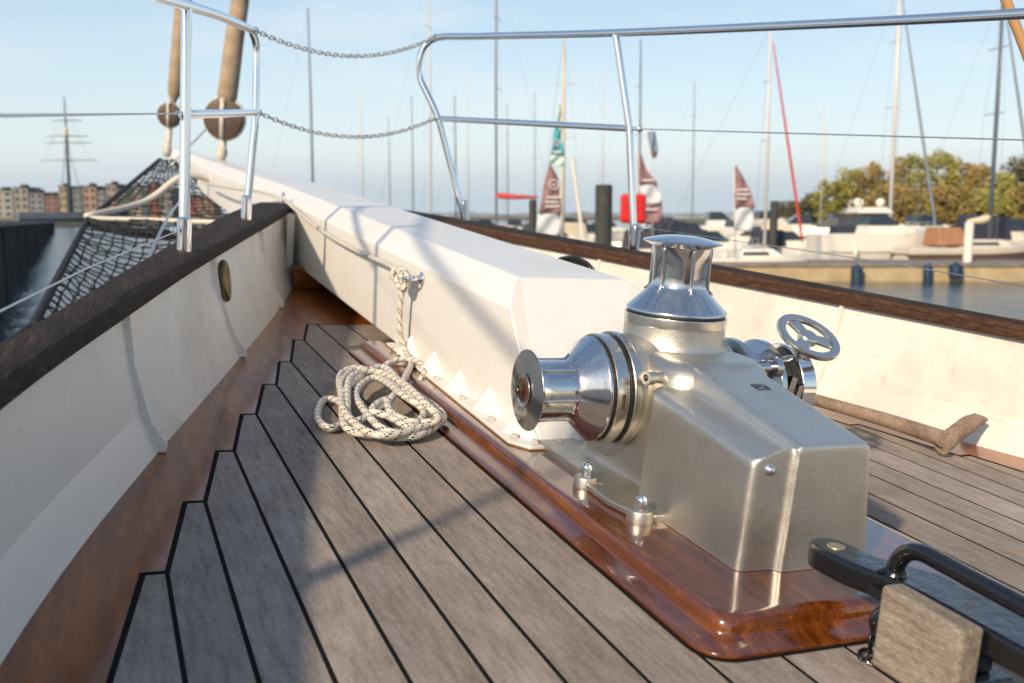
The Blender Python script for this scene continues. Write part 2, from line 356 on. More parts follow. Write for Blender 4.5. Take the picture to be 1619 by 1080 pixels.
# ---- bulwarks
def bulwark(sx, lab):
    t = thing('bulwark', lab, 'bulwark', (sx * .8, 2, 0))
    ys = [-2 + .15 * i for i in range(42)]
    ys = [y for y in ys if y < 4.2] + [4.2]
    secs = []
    for y in ys:
        m = S(MAR, y); r = S(RIN, y) + .022; z1 = zt(y) - .034
        wav = .002 * math.sin(y * 9) + .0015 * math.sin(y * 23)
        P = [(m, 0.0), (m + .012, .03), (m + .03, .075), (lerp(m + .03, r, .35) + wav, .13), (lerp(m + .03, r, .75) - wav, .2), (r, z1), (r + .012, z1), (m + .06, .05), (m + .03, -.02)]
        secs.append([(sx * a, y, b) for a, b in P])
    g = G(); g.loft(secs, smooth=True); obj('plating', g, M['cream'], t, auto=11)
    # cap rail, rounded edges, with scarf joints as separate planks in one mesh
    g = G(); cuts = [(-2, .62), (.626, 2.62 if sx > 0 else 4.2), (2.626, 4.2)] if sx > 0 else [(-2, .4), (.406, 4.25)]
    for (a, b) in cuts:
        n = max(2, int((b - a) / .1)); secs = []
        for i in range(n + 1):
            y = lerp(a, b, i / n); xi, xo, z1 = S(RIN, y), S(ROUT, y), zt(y); z0 = z1 - .036
            w = xo - xi; r = .010
            P = [(xi + .004, z0), (xi, z0 + .006), (xi, z1 - r), (xi + r * .35, z1 - r * .3), (xi + r * 1.2, z1), (xi + w * .5, z1 + .002), (xo - r, z1), (xo, z1 - r), (xo, z0 + .005), (xo - .006, z0)]
            secs.append([(sx * p, y, q) for p, q in P])
        g.loft(secs, smooth=True)
    cr_ = obj('cap_rail', g, M['railwood' if sx < 0 else 'railwoodR'], t, auto=40)
    if sx > 0:
        g = G()
        for (a, b) in cuts:
            n = max(2, int((b - a) / .1)); P0 = []
            for i in range(n + 1):
                y = lerp(a, b, i / n); xi, xo, z1 = S(RIN, y), S(ROUT, y), zt(y) + .0012; P0.append([(xi - .0004, y, z1 - .0165), (xi + .0012, y, z1 - .009), (xi + .007, y, z1 - .0022), (xi + .016, y, z1), (lerp(xi, xo, .5), y, z1 + .002), (xo - .012, y, z1)])
            g.loft(P0, ring=False, caps=False, smooth=True)
        obj('dark_top', g, M['railwood'], cr_)  # weathered wood plus a dark reflection, both put into this strip's colour
    # outer plating
    g = G(); secs = []
    for y in [-2 + .3 * i for i in range(22)] + [4.9]:
        xo = max(.03, S(ROUT, y) - .01); secs.append([(sx * xo, y, zt(y) - .03), (sx * (xo - .05), y, -.5), (sx * (xo * .8), y, -1.7), (sx * (xo * .8 - .02), y, -1.7), (sx * (xo - .03), y, zt(y) - .03)])
    g.loft(secs, smooth=False); obj('outer_hull_plating', g, M['cream'], t)
    # knees (triangular rib plates)
    for y in ([1.80, 2.62, 3.45] if sx < 0 else [1.05, 2.02, 2.9, 3.6]):
        m = S(MAR, y); r = S(RIN, y) + .03; z1 = zt(y) - .036; g = G()
        pl = [(m - .004, .003), (m + .02, .03), (m + .012, .09), (r - .018, z1), (r + .02, z1), (m + .04, .05), (m + .02, 0)]
        pl = [(m - .014, .002), (m - .016, .016), (m + .012, .06), (lerp(m + .03, r, .6) - .014, .16), (r - .020, z1), (r + .01, z1), (m + .04, .07), (m + .01, .002)]
        f = lambda a, b, h: (sx * a, h + .35 * (a - m) * -0.2, b)
        g.prism(pl, y - .005, y + .005, f); obj('knee', g, M['cream'], t, bevel=.001, bseg=1)
    return t
BL = bulwark(-1, 'shaded cream port bulwark with dark wooden cap rail on the left of the deck')
BR = bulwark(1, 'sunlit cream starboard bulwark with reddish brown cap rail behind the windlass')
# fairlead in the port bulwark, by the knee
fc = Vector((-.628, 2.67, .195)); nx = Vector((.93, -.25, .12)).normalized(); uu = Vector((.25, .96, 0)).normalized(); uu = (uu - nx * uu.dot(nx)).normalized(); vv = nx.cross(uu)
fc = fc
g = G(); ring = []
for k in range(28):
    a = 2 * math.pi * k / 28; ring.append(fc + uu * math.cos(a) * .031 + vv * math.sin(a) * .045)
g.tube(ring, .011, 10, closed=True); obj('fairlead', g, M['brassy'], BL, label='tarnished oval brass fairlead set in the plating')
g = G(); g.add([fc - nx * .004 + uu * math.cos(2 * math.pi * k / 24) * .029 + vv * math.sin(2 * math.pi * k / 24) * .043 for k in range(24)], [tuple(range(24))])
obj('fairlead_dark_fill', g, M['rubber'], BL, recalc=False)  # flat black disc stands in for the shade inside the hole
# same on the starboard side, dark mooring slot beneath the rail
g = G(); q = zp(900, 405, .262); ring = [(q.x + .02 - .28 * .075 * math.cos(a) , q.y + .09 * math.cos(a) * 1.0, .225 + .03 * math.sin(a)) for a in [2 * math.pi * k / 24 for k in range(24)]]
g.tube(ring, .008, 8, closed=True); obj('fairlead', g, M['rubber'], BR)
g = G(); g.add(ring, [tuple(range(24))]); obj('fairlead_dark_fill', g, M['rubber'], BR, recalc=False)  # dark of the slot put in as a flat black sheet

# ---- bow breast board across the stem (dark end of rail) 
# ---- bowsprit
t = thing('bowsprit', 'white painted octagonal steel bowsprit with flared heel box bolted to the plinth', 'bowsprit', (0, 2.5, .04))
def bsec(y, zoff=0):
    if y < 5: cx = 0; hw = .187 - .004 * max(0, y - 1.8); s0 = .272 + .018 * (y - 1.8); top = s0 + .047
    else: cx = -.055 * (y - 5) * .5; hw = lerp(.174, .10, min(1, (y - 5) / 6)); s0 = .3296 + .012 * (y - 5); top = s0 + .047
    z0 = .030 + .02 * (y - 1.8) if y < 5 else .094 + lerp(0, .18, (y - 5) / 6)
    cw = hw - .060
    return [(cx - hw, z0), (cx - hw, s0), (cx - cw, top), (cx + cw, top), (cx + hw, s0), (cx + hw, z0)]
g = G(); secs = []
# aft slope: heel
P = bsec(1.8)
A = [(-.178, 1.62, .04), (-.187, 1.79, .273), (-.125, 1.905, .320), (.125, 1.905, .320), (.187, 1.79, .273), (.178, 1.62, .04)]
secs.append(A)
for y in (1.96, 2.4, 3.2, 4.2, 5.0, 6.5, 8.0, 8.02): secs.append([(a, y, b) for a, b in bsec(y)])
g.loft(secs); obj('beam', g, M['white'], t, bevel=.006, bseg=3)
g = G(); secs = []
for y in (7.95, 9.5, 11.0):
    s_ = bsec(y); cx = sum(p[0] for p in s_) / 6; secs.append([(cx + (a - cx) * .72, y, b if b > .3 else b + .03) for a, b in s_])
g.loft(secs); obj('spar_end', g, M['white'], t, bevel=.006)
# foot flange
fl = [(-.232, 1.645), (-.205, 1.60), (.205, 1.60), (.232, 1.645), (.205, 2.6), (-.205, 2.6)]
g = G(); g.prism(fl, .0372, .0445); obj('foot_flange', g, M['white'], t, bevel=.002)
g = G(); g.prism([(x * 1.012, 1.6 + (y - 1.603) * 1.003) for x, y in fl], .0362, .0384); obj('rust_line', g, simple('rusty bedding', (.16, .085, .03), .9, .7, 60), t)
for y in (1.70, 1.87, 2.05, 2.24, 2.44):
    for sx in (-1, 1):
        g = G(); f = lambda a, b, h: (sx * a, h - (a - .187) * .55, b)
        V = [(sx * .183, y - .0, .125), (sx * .228, y - .03, .046), (sx * .183, y - .062, .046), (sx * .183, y + .07, .046), (sx * .186, y, .126)]
        g.add([(sx * .185, y, .094), (sx * .222, y + .002, .0445), (sx * .18, y - .086, .0445), (sx * .18, y + .086, .0445)], [(0, 1, 2), (0, 3, 1), (1, 3, 2), (0, 2, 3)])
        obj('gusset', g, M['white'], t)
for x in (-.10, 0.02, .13):
    g = G(); g.add([(x, 1.69, .11), (x, 1.606, .0445), (x - .05, 1.69, .0445), (x + .05, 1.69, .0445)], [(0, 1, 2), (0, 3, 1), (1, 3, 2), (0, 2, 3)]); obj('gusset', g, M['white'], t)
boltg = G(); boltg.lathe([(0, .0085), (.002, .0085), (.0025, .0062), (.007, .0062), (.0085, .004)], (0, 0, 0), (0, 0, 1), 12)
b0 = None
for (x, y) in [(-.213, 1.66), (-.2125, 1.785), (-.211, 1.96), (-.209, 2.145), (-.207, 2.34), (-.207, 2.53), (-.19, 1.617), (-.14, 1.614), (-.04, 1.614), (.06, 1.614), (.16, 1.614)]:
    if b0 is None:
        g = G(); g.v = [(a + x, b + y, c + .0445) for a, b, c in boltg.v]; g.f = boltg.f; g.sm = boltg.sm; g.rnd = boltg.rnd
        b0 = obj('bolt', g, simple('painted bolt', (.6, .56, .5), .5, .5, 80), t); bp = (x, y)
    else: c = b0.copy(); c.location = (x - bp[0], y - bp[1], 0); COL.objects.link(c); c.parent = t
# padeye with ring on the side
e = Vector((-.187, 2.371, .252))
g = G(); g.lathe([(0, .017), (.003, .017), (.004, .010), (.012, .007)], e, (-1, 0, 0), 20)
g.tube([e + Vector((-.012 - .018 + .018 * math.cos(a), .018 * math.sin(a), 0)) for a in [2 * math.pi * k / 20 for k in range(20)]], .0045, 8, closed=True)
obj('padeye', g, M['chrome'], t)
# dark breast hook under beam at the bow
t = thing('bow_knee', 'dark reddish wooden knee tucked under the bowsprit at the bow', 'wooden knee', (-.2, 4, 0))
g = G(); g.box((-.16, 3.98, .045), (.11, .10, .088)); g.box((0, 4.16, .04), (.5, .06, .08)); obj('block', g, M['varnish2'], t, bevel=.006)
g = G(); g.box((-.215, 4.06, .16), (.028, .02, .25)); obj('post', g, M['cream'], t, bevel=.002)

# ---- ropes
rr = .0077
def coil():
    P = []
    kx, ky = -.228, 2.43
    k = Vector((-.212, 2.425, .243))
    # hanging part with knot on top
    P = [Vector((-.213, 2.43, .235)), Vector((-.222, 2.43, .18)), Vector((-.216, 2.435, .10)), Vector((-.205, 2.42, .058)), Vector((-.21, 2.37, .050)), Vector((-.225, 2.30, .045))]
    def px(a, b, z): return zp(a, b, z)
    seq = [(628, 612, .045), (600, 640, .03), (566, 668, .02), (548, 650, .025), (540, 610, .03), (562, 588, .035), (600, 590, .038), (648, 612, .035), (690, 650, .03), (694, 668, .02), (650, 686, .015), (590, 688, .012), (552, 672, .018), (534, 630, .022), (540, 596, .022), (575, 584, .03), (612, 598, .045), (660, 628, .042), (698, 660, .025), (672, 682, .012),
           (610, 678, .022), (580, 660, .028), (570, 625, .034), (588, 600, .04), (634, 622, .05), (672, 650, .035), (655, 672, .028), (612, 664, .03), (594, 650, .036), (604, 634, .04), (618, 655, .035), (660, 672, .03), (690, 655, .042), (650, 612, .045), (610, 584, .045), (570, 592, .044), (546, 625, .04), (560, 665, .03), (600, 684, .024), (655, 682, .026), (697, 656, .036),
           (672, 632, .05), (630, 606, .055), (592, 588, .052), (556, 600, .05), (542, 640, .03), (546, 668, .012), (524, 674, .009), (505, 660, .009), (502, 642, .009), (515, 630, .009), (532, 630, .009), (548, 640, .012)]
    rj = random.Random(5); P += [px(q[0] + rj.uniform(-7, 7), q[1] + rj.uniform(-5, 5), q[2] + rj.uniform(0, .006)) for q in seq]
    return spline(P, 9)
g = G(); g.tube(coil(), rr, 12, uvk=1)
# loop over the plinth edge
g.tube(spline([zp(598, 592, .03), zp(612, 576, .04), zp(640, 567, .05), zp(665, 575, .052), zp(671, 588, .045), zp(662, 604, .03), zp(648, 610, .02)], 8), rr, 12, uvk=1)
# knot
K = Vector((-.212, 2.425, .245)); S_ = 1.25
kn = [(-.02, .16, .022), (-.008, .05, .012), (-.014, .015, .012), (-.020, -.012, .014), (-.012, -.026, .002), (-.002, -.018, -.014), (-.012, .004, -.014), (-.024, .016, .0), (-.020, .008, .016), (-.008, -.016, .016), (-.004, -.030, -.002), (-.012, -.022, -.018), (-.016, .004, -.012), (-.012, .006, .002), (-.001, .005, -.03)]
g.tube(spline([K + Vector(q) * S_ for q in kn[1:]], 8), rr, 12, uvk=1)
# line led forward along the beam to the ring at the rail end
line = [K + Vector(kn[1]) * S_]
for i in range(1, 13):
    u_ = i / 12; y = lerp(line[0].y, 4.30, u_); line.append(Vector((lerp(-.212, -.202, u_), y, lerp(line[0].z, .333, u_) - .05 * math.sin(math.pi * u_) * .6)))
g.tube(spline(line, 4), .0072, 10, uvk=1)
fw = [line[-1], zp(420, 322, .36), zp(390, 327, .33), zp(350, 327, .3), zp(318, 322, .28)]
g.tube(spline([Vector(fw[0]), Vector((-.25, 4.62, .345)), Vector((-.30, 5.1, .33)), Vector((-.32, 5.9, .31)), Vector((-.30, 6.8, .29))], 6), .0072, 10, uvk=1)
obj('rope', g, M['rope'], loc=(-.35, 2.1, 0), label='cream rope with black flecks, coiled on the deck and knotted to the bowsprit', cat='rope')
g = G(); q = Vector((-.205, 4.30, .325)); g.tube([q + Vector((.0, .022 * math.cos(a), .012 + .022 * math.sin(a))) for a in [2 * math.pi * k / 20 for k in range(20)]], .004, 8, closed=True); g.lathe([(0, .012), (.004, .011), (.01, .005)], q - Vector((0, 0, .012)), (0, 0, 1), 16)
obj('ring_bolt', g, M['chrome'], BL)

# ================================================================== WINDLASS
W = thing('windlass', 'chrome and satin metal anchor windlass with vertical capstan and side warping drum', 'windlass', (-.02, 1.3, .0365))
PZ = .0366
CXW = -.0265
def sstep(t): t = max(0, min(1, t)); return t * t * (3 - 2 * t)
# gear cover: lofted sections with rounded S-shaped shoulders
def csec(y, k, inset=0.0):
    zt_ = .2135 + .178 * (y - 1.02) - inset; zs = lerp(zt_, .193 + .115 * (y - 1.02), k)
    wi = .0605 - .012 * 0 - inset; wo = wi + lerp(0, .0595, k); P = []
    half = []
    half.append((0, zt_)); half.append((wi * .5, zt_)); half.append((wi - .010, zt_ - .0004)); half.append((wi - .0045, zt_ - .0022)); half.append((wi, zt_ - .007))
    d = zt_ - zs
    for fx_, fz_ in ((.0, .30), (.02, .55), (.07, .74), (.17, .86), (.36, .93), (.62, .975), (.85, 1.0)):
        kk = min(1, k * 6); half.append((lerp(wi + .0008 * kk, wo - .010 * kk, fx_), zt_ - .007 - max(0, d - .008) * fz_))
    q0 = .0075 * (1 - kk); half.append((wo - .007 * kk, zs - .0022 - q0)); half.append((wo - .0032 * kk, zs - .0052 - q0)); half.append((wo - .0008 * kk, zs - .010 - q0 * .6)); half.append((wo, zs - .016)); half.append((wo + .001, zs - .03))
    half.append((wo + .003, lerp(zs, PZ, .5))); half.append((wo + .006, PZ + .01)); half.append((wo + .0065, PZ + .0006))
    hr = half[:5] + [(wi + .0005 + .020 * t_, lerp(zt_ - .010, PZ + .0006, t_)) for t_ in (0, .04, .08, .16, .25, .35, .45, .55, .65, .75, .83, .9, .95, .98, 1.0)]
    assert len(hr) == len(half), (len(hr), len(half))
    return [(CXW - a, y, b) for a, b in half[::-1]] + [(CXW + a, y, b) for a, b in hr[1:]]
g = G()
secs = [csec(1.0150, 0, .030), csec(1.0150, 0, .012), csec(1.0151, 0, .007), csec(1.0155, 0, .004), csec(1.0165, 0, .0015), csec(1.0195, .0)] + [csec(a, b) for a, b in ((1.0208, .02), (1.0232, .05), (1.0252, .11), (1.0266, .22), (1.0276, .40), (1.0284, .60), (1.0294, .78), (1.0312, .89), (1.034, .955), (1.038, .985), (1.044, 1))] + [csec(y, 1) for y in (1.06, 1.12, 1.18, 1.22, 1.252)] + [csec(1.29, 1), csec(1.302, 1, .003), csec(1.308, 1, .012)]
g.loft(secs, smooth=True)
gc = obj('gear_cover', g, M['cover'], W, auto=48, label='frosted rounded rectangular gear cover facing aft')
def screw(c, ax, r=.0065):
    g = G(); g.lathe([(-.004, r * 1.25), (.0006, r * 1.25), (.001, r), (.002, r), (.0045, r * .8), (.006, r * .45), (.0065, .0005)], c, ax, 20); return g
obj('cover_screw', screw((CXW - .094, 1.0275, .178), (-.25, -1, 0)), M['chrome'], W)
obj('cover_screw', screw((CXW + .065, 1.035, .168), (1, -.1, 0)), M['chrome'], W)
# nameplate on the cover top (dark, tiny illegible rows)
ny = 1.205; nz = .2135 + .178 * (ny - 1.02); up_ = Vector((0, 1, .205)).normalized(); nn = Vector((0, -.205, 1)).normalized()
g = G(); c0 = Vector((CXW + .012, ny, nz)) + nn * .0002; M3 = Matrix((Vector((1, 0, 0)), up_, nn)).transposed()
g.box(c0, (.024, .020, .0012), M3); npl = obj('nameplate', g, mat('dark nameplate', (.03, .03, .035), .35, .6), W)
g = G()
for j, (a, b) in enumerate([(-.010, .002), (-.003, -.001), (.003, .006), (-.009, .009)]): g.box(c0 + up_ * (-.007 + j * .0042) + Vector(((a + b) / 2, 0, 0)) + nn * .0007, (abs(b - a) + .004, .0012, .0003), M3)
obj('lettering', g, mat('pale lettering', (.5, .5, .5), .4, .6), npl)
# main gearbox body
g = G()
AX = (1.44, .191)
def rr_(x0, x1, y0, y1, r, z):
    P = []
    for cx_, cy_, a0 in ((x1 - r, y1 - r, 0), (x0 + r, y1 - r, 90), (x0 + r, y0 + r, 180), (x1 - r, y0 + r, 270)):
        for k in range(6): a = R(a0 + 90 * k / 5); P.append((cx_ + r * math.cos(a), cy_ + r * math.sin(a), z))
    return P
bs = [(PZ, 0.0, .02), (PZ + .010, .0, .02), (PZ + .012, .002, .02), (PZ + .0125, .040, .02), (PZ + .015, .049, .022), (PZ + .020, .053, .024), (PZ + .03, .055, .026), (.20, .058, .035), (.235, .060, .05), (.252, .064, .06), (.262, .072, .07), (.266, .085, .07)]
g.loft([rr_(-.18 + 0 + d, .135 - d, 1.22 + d * .8, 1.64 - d * 1.4, r, z) for z, d, r in bs], smooth=True)
obj('body', g, M['cast'], W, auto=50)
VX, VY = -.022, 1.45
g = G(); g.lathe([(.22, .10), (.255, .098), (.268, .092), (.275, .087), (.301, .0862), (.3015, .0862)], (VX, VY, 0), (0, 0, 1), 64)
obj('neck', g, M['cast'], W, auto=40)
# drive shaft housing along the drum axis
g = G(); g.lathe([(-.1345, .085), (-.1345, .090), (-.125, .0925), (-.10, .094), (-.085, .094), (-.06, .094), (.06, .09), (.07, .08), (.085, .06)], (0, AX[0], AX[1]), (1, 0, 0), 64); obj('shaft_housing', g, M['cast'], W, auto=40)
g = G(); g.lathe([(0, .0115), (.012, .0115), (.014, .010), (.02, .0095), (.045, .011)], (-.148, 1.318, .237), (1, .12, 0), 24); obj('oil_plug', g, M['cast'], W, auto=40)
g = G(); g.lathe([(0, .001), (.0008, .0055)], (-.1493, 1.318, .237), (1, .12, 0), 16); obj('slot', g, M['brassy'], W)
# mounting lugs with acorn nuts
def lug(x, y):
    g = G(); g.lathe([(0, .0205), (.004, .021), (.016, .0195), (.018, .018)], (x, y, PZ), (0, 0, 1), 28)
    l = obj('mounting_lug', g, M['cast'], W, auto=40)
    g = G(); g.lathe([(.018, .0135), (.0195, .0135), (.0197, .0105), (.029, .0105)], (x, y, PZ), (0, 0, 1), 6, smooth=False); g.lathe([(.028, .0100)] + [(.030 + .012 * math.sin(a), .0102 * math.cos(a)) for a in [math.pi / 2 * k / 7 for k in range(8)]], (x, y, PZ), (0, 0, 1), 24)
    obj('acorn_nut', g, M['chrome'], l, auto=30)
lug(-.186, 1.232); lug(-.196, 1.395); lug(.152, 1.24); lug(.150, 1.60)
g = G(); g.prism([(-.204, 1.39), (-.17, 1.36), (-.16, 1.22), (-.19, 1.222), (-.206, 1.3)], PZ + .0003, PZ + .012); obj('base_flange', g, M['cast'], W, bevel=.003)
# vertical capstan
g = G(); g.lathe([(.3015, .0868), (.303, .0874), (.3165, .0874), (.318, .0868), (.3182, .07)], (VX, VY, 0), (0, 0, 1), 72); obj('seat_ring', g, M['ring'], W, auto=35)
g = G(); g.lathe([(.3178, .0835), (.3225, .0835)], (VX, VY, 0), (0, 0, 1), 64); obj('gasket', g, M['rubber'], W)
def drum(o, ax, base_h, base_r, neck_r, top_h, cap_r, name, flip=1, dome=.011):
    u = Vector(ax)
    L_ = top_h - base_h
    pr = [(0, base_r * .7), (0, base_r - .001), (.0012, base_r), (.004, base_r), (.0065, base_r - .0018)]
    for k in range(10):
        s_ = (k + 1) / 10; pr.append((.0065 + L_ * .34 * (s_ ** .9), lerp(base_r - .003, neck_r + .001, 1 - (1 - s_) ** 1.25)))
    for k in range(1, 9):
        s_ = k / 8; pr.append((lerp(.0065 + L_ * .34, L_ * .97, s_), neck_r + .0035 * s_ ** 6))
    pr.append((L_ * .985, neck_r + .004)); pr.append((L_, neck_r + .0045))
    g = G(); g.lathe([(base_h + a, b) for a, b in pr], o, ax, 72)
    d = obj(name, g, M['capchrome'], W, auto=38)
    g = G(); g.lathe([(top_h - .0035, neck_r), (top_h - .001, neck_r + .008), (top_h + .004, cap_r - .002), (top_h + .0055, cap_r), (top_h + .0065, cap_r - .0008), *[(top_h + .0065 + (dome - .002) * (1 - q_ ** 2), cap_r * q_) for q_ in (.92, .82, .7, .58, .46, .36)], *([(top_h + .0065 + (dome - .002) * .93, cap_r * .2)] if dome > .01 else []), (top_h + .0065 + (dome - .002) * (.98 if dome > .01 else .87), .0005)], o, ax, 72)
    c = obj('drum_cap', g, M['capchrome'], d, auto=38)
    w = u.orthogonal().normalized(); v = u.cross(w)
    for k in range(6):
        a = 2 * math.pi * (k + .62) / 6; dr = w * math.cos(a) + v * math.sin(a); P = []
        for h, r_, q in ((.30, .012, .3), (.36, .004, .7), (.42, .0015, 1), (.6, .0012, 1), (.8, .0012, 1), (.93, .002, 1), (.985, .0035, .6)):
            P.append((Vector(o) + u * (base_h + L_ * h) + dr * (neck_r + r_ * (1 if h < .5 else 1)), .0034 * q))
        g = G(); g.tube([p for p, _ in P], [q for _, q in P], 10); obj('whelp', g, M['capchrome'], d)
    return d, c
drum((VX, VY, 0), (0, 0, 1), .3225, .0855, .0468, .4355, .068, 'capstan_drum', dome=.013)
# warping drum to port
O = (0, AX[0], AX[1])
g = G(); g.lathe([(.134, .080), (.134, .0955), (.1355, .0965), (.146, .0965), (.1475, .095)], O, (-1, 0, 0), 72); obj('seat_ring', g, M['ring'], W, auto=35)
g = G(); g.lathe([(.147, .0895), (.1555, .0895)], O, (-1, 0, 0), 64); obj('gasket', g, M['rubber'], W)
g = G(); g.lathe([(.155, .080), (.155, .0915), (.1565, .0925), (.1755, .0925), (.177, .0915), (.1772, .07)], O, (-1, 0, 0), 72); br_ = obj('brake_ring', g, M['ring'], W, auto=35)
g = G(); g.box((-.166, AX[0] - .0915, AX[1] + .0), (.005, .004, .024)); obj('key_slot', g, M['brassy'], br_)
g = G(); g.lathe([(.177, .0865), (.1815, .0865)], O, (-1, 0, 0), 64); obj('gasket', g, M['rubber'], W)
d_, c_ = drum(O, (-1, 0, 0), .1812, .0880, .048, .2885, .0665, 'warping_drum', dome=.008)
g = G(); g.lathe([(0.3013, .0005), (0.3017, .0285), (0.3030, .0295), (0.3040, .0285), (0.3020, .0270), (0.3016, .0005)][1:], O, (-1, 0, 0), 40); obj('rim', g, M['ring'], c_)
g = G(); g.lathe([(0.3010, .0265), (0.3019, .0265), (0.3019, .0005)], O, (-1, 0, 0), 40); obj('rusty_recess', g, simple('brown grease', (.10, .035, .018), .35, .5, 120), c_)
g = G(); g.lathe([(0.3010, .0135), (0.3095, .0135), (0.3107, .011)], O, (-1, 0, 0), 6, smooth=False); g.lathe([(0.3105, .006), (0.3135, .0055), (0.3140, .0005)], O, (-1, 0, 0), 16); obj('shaft_nut', g, M['brassy'], c_)
# starboard gypsy, clutch and brake band
g = G(); g.lathe([(.085, .05), (.086, .083), (.088, .086), (.100, .086), (.103, .082), (.112, .058), (.120, .048), (.128, .048), (.136, .058), (.147, .080), (.150, .083), (.160, .083), (.162, .08), (.162, .04)], O, (1, 0, 0), 56)
gy = obj('chain_gypsy', g, M['capchrome'], W, auto=35)
for k in range(6):
    a = 2 * math.pi * k / 6; c = Vector((.124, AX[0] + .062 * math.cos(a), AX[1] + .062 * math.sin(a))); g = G(); g.box(c, (.05, .012, .022), Matrix.Rotation(a, 3, 'X')); obj('pocket_rib', g, M['capchrome'], gy, bevel=.003)
g = G(); g.lathe([(.168, .04), (.168, .070), (.170, .072), (.178, .072), (.180, .07)], O, (1, 0, 0), 56); obj('clutch_cone', g, M['brassy'], W, auto=35)
g = G(); g.lathe([(.178, .066), (.200, .066)], O, (1, 0, 0), 56); obj('gasket', g, M['rubber'], W)
g = G(); g.lathe([(.200, .05), (.200, .074), (.2015, .0755), (.228, .0755), (.230, .074), (.230, .055), (.222, .05), (.222, .0005)], O, (1, 0, 0), 64); obj('band_wheel', g, M['chrome'], W, auto=35)
g = G(); g.lathe([(.10, .022), (.235, .022), (.24, .018), (.24, .0005)], O, (1, 0, 0), 32); obj('shaft', g, M['brassy'], W, auto=35)
# brake arm, spindle and handwheel
HC = yp(1278, 533, 1.40); hn = SI @ cv(.30, -.75, -.59); hn.normalize()
base = Vector((.165, 1.40, .225))
g = G(); g.tube([HC - hn * .05, HC - hn * .02, HC - hn * .004], [.011, .010, .012], 20); g.tube([HC - hn * .05 + Vector((-.018, 0, 0)), HC - hn * .05 + Vector((.018, 0, 0))], .014, 20)
g.tube(spline([HC - hn * .052, Vector((.175, 1.392, .20)), Vector((.17, 1.385, .13)), Vector((.165, 1.41, .07))], 6), .010, 14)
g.tube(spline([HC - hn * .05, Vector((.14, 1.385, .24)), Vector((.12, 1.385, .22))], 6), .009, 14)
g.tube([Vector((.09, 1.375, .238)), Vector((.155, 1.375, .238))], .0085, 20); g.tube([Vector((.135, 1.375, .238)), Vector((.148, 1.375, .238))], .017, 24)
g.box((.158, 1.372, .16), (.012, .02, .13), Matrix.Rotation(.3, 3, 'Y')); g.box((.176, 1.366, .15), (.010, .016, .12), Matrix.Rotation(.22, 3, 'Y'))
obj('brake_arm', g, M['capchrome'], W, auto=35)
g = G(); u = hn.orthogonal().normalized(); v = hn.cross(u); R0 = .052; prf = []
ringp = [HC + (u * math.cos(2 * math.pi * k / 56) + v * math.sin(2 * math.pi * k / 56)) * R0 for k in range(56)]
V = []; Fs = []; cs = [(-.0085, 0), (-.007, -.004), (0, -.005), (.007, -.004), (.0085, 0), (.007, .004), (0, .005), (-.007, .004)]
for k in range(56):
    dr = (ringp[k] - HC).normalized()
    for a, b in cs: V.append(ringp[k] + dr * a + hn * b)
for k in range(56):
    for j in range(8): Fs.append((k * 8 + j, k * 8 + (j + 1) % 8, ((k + 1) % 56) * 8 + (j + 1) % 8, ((k + 1) % 56) * 8 + j))
g.add(V, Fs, True); hw = obj('handwheel', g, M['ring'], W, auto=60)
g = G(); g.lathe([(-.016, .011), (-.007, .0175), (.003, .0175), (.0052, .0155), (.0058, .0005)], HC, hn, 28); obj('hub', g, M['ring'], hw, auto=40)
upc = SI @ cv(0, -1, 0); upc = (upc - hn * upc.dot(hn)).normalized(); sdc = hn.cross(upc)
for k in range(3):
    a = 2 * math.pi * k / 3 + .12; dr = upc * math.cos(a) + sdc * math.sin(a); tn = hn.cross(dr); g = G()
    P = [HC + dr * r_ + tn * w_ + hn * h_ for r_, w_ in ((.010, 0), (.043, 0)) for w_, h_ in ((-(.0115 if r_ < .02 else .015), -.004), ((.0115 if r_ < .02 else .015), -.004), ((.0105 if r_ < .02 else .0135), .002), (-(.0105 if r_ < .02 else .0135), .002))]
    g.add(P, [(0, 1, 5, 4), (1, 2, 6, 5), (2, 3, 7, 6), (3, 0, 4, 7), (0, 3, 2, 1), (4, 5, 6, 7)]); obj('spoke', g, M['ring'], hw, bevel=.0015)

# ================================================================== black chain stopper with wooden chock
t = thing('chain_stopper', 'glossy black painted iron bar with round eye and bent handle behind the windlass', 'chain stopper', (-.03, .75, 0))
g = G(); BZ = .1
P = []
ec = zp(1322, 862, .102); er = .030
poly = []
for k in range(11): a = R(20 + 180 * k / 10 - 10); poly.append((ec.x + er * .92 * math.cos(a), ec.y + .005 + er * 1.05 * math.sin(a)))
poly += [(ec.x - .022, ec.y - .045), (-.072, .845), (-.066, .80), (-.062, .1), (.006, .1), (.008, .80), (.004, .845), (ec.x + .034, ec.y - .04)]
V0 = []
g.prism(poly[::-1], .068, BZ)
o_ = obj('bar', g, M['black'], t, bevel=.006, bseg=3)
g = G(); g.lathe([(-.002, .011), (.0012, .0115), (.0016, .010), (.0006, .0085), (.0006, .0005)], ec + Vector((0, 0, BZ - .102 + .0)), (0, 0, 1), 24); obj('eye_bushing', g, M['rustyhole'], t)
g = G(); g.box((-.028, .79, .045), (.062, .085, .05)); g.box((-.028, .79, .0105), (.10, .12, .02)); g.box((-.028, .3, .04), (.05, .7, .06)); obj('pedestal', g, M['black'], t, bevel=.006, bseg=3)
h0 = zp(1412, 903, .098)
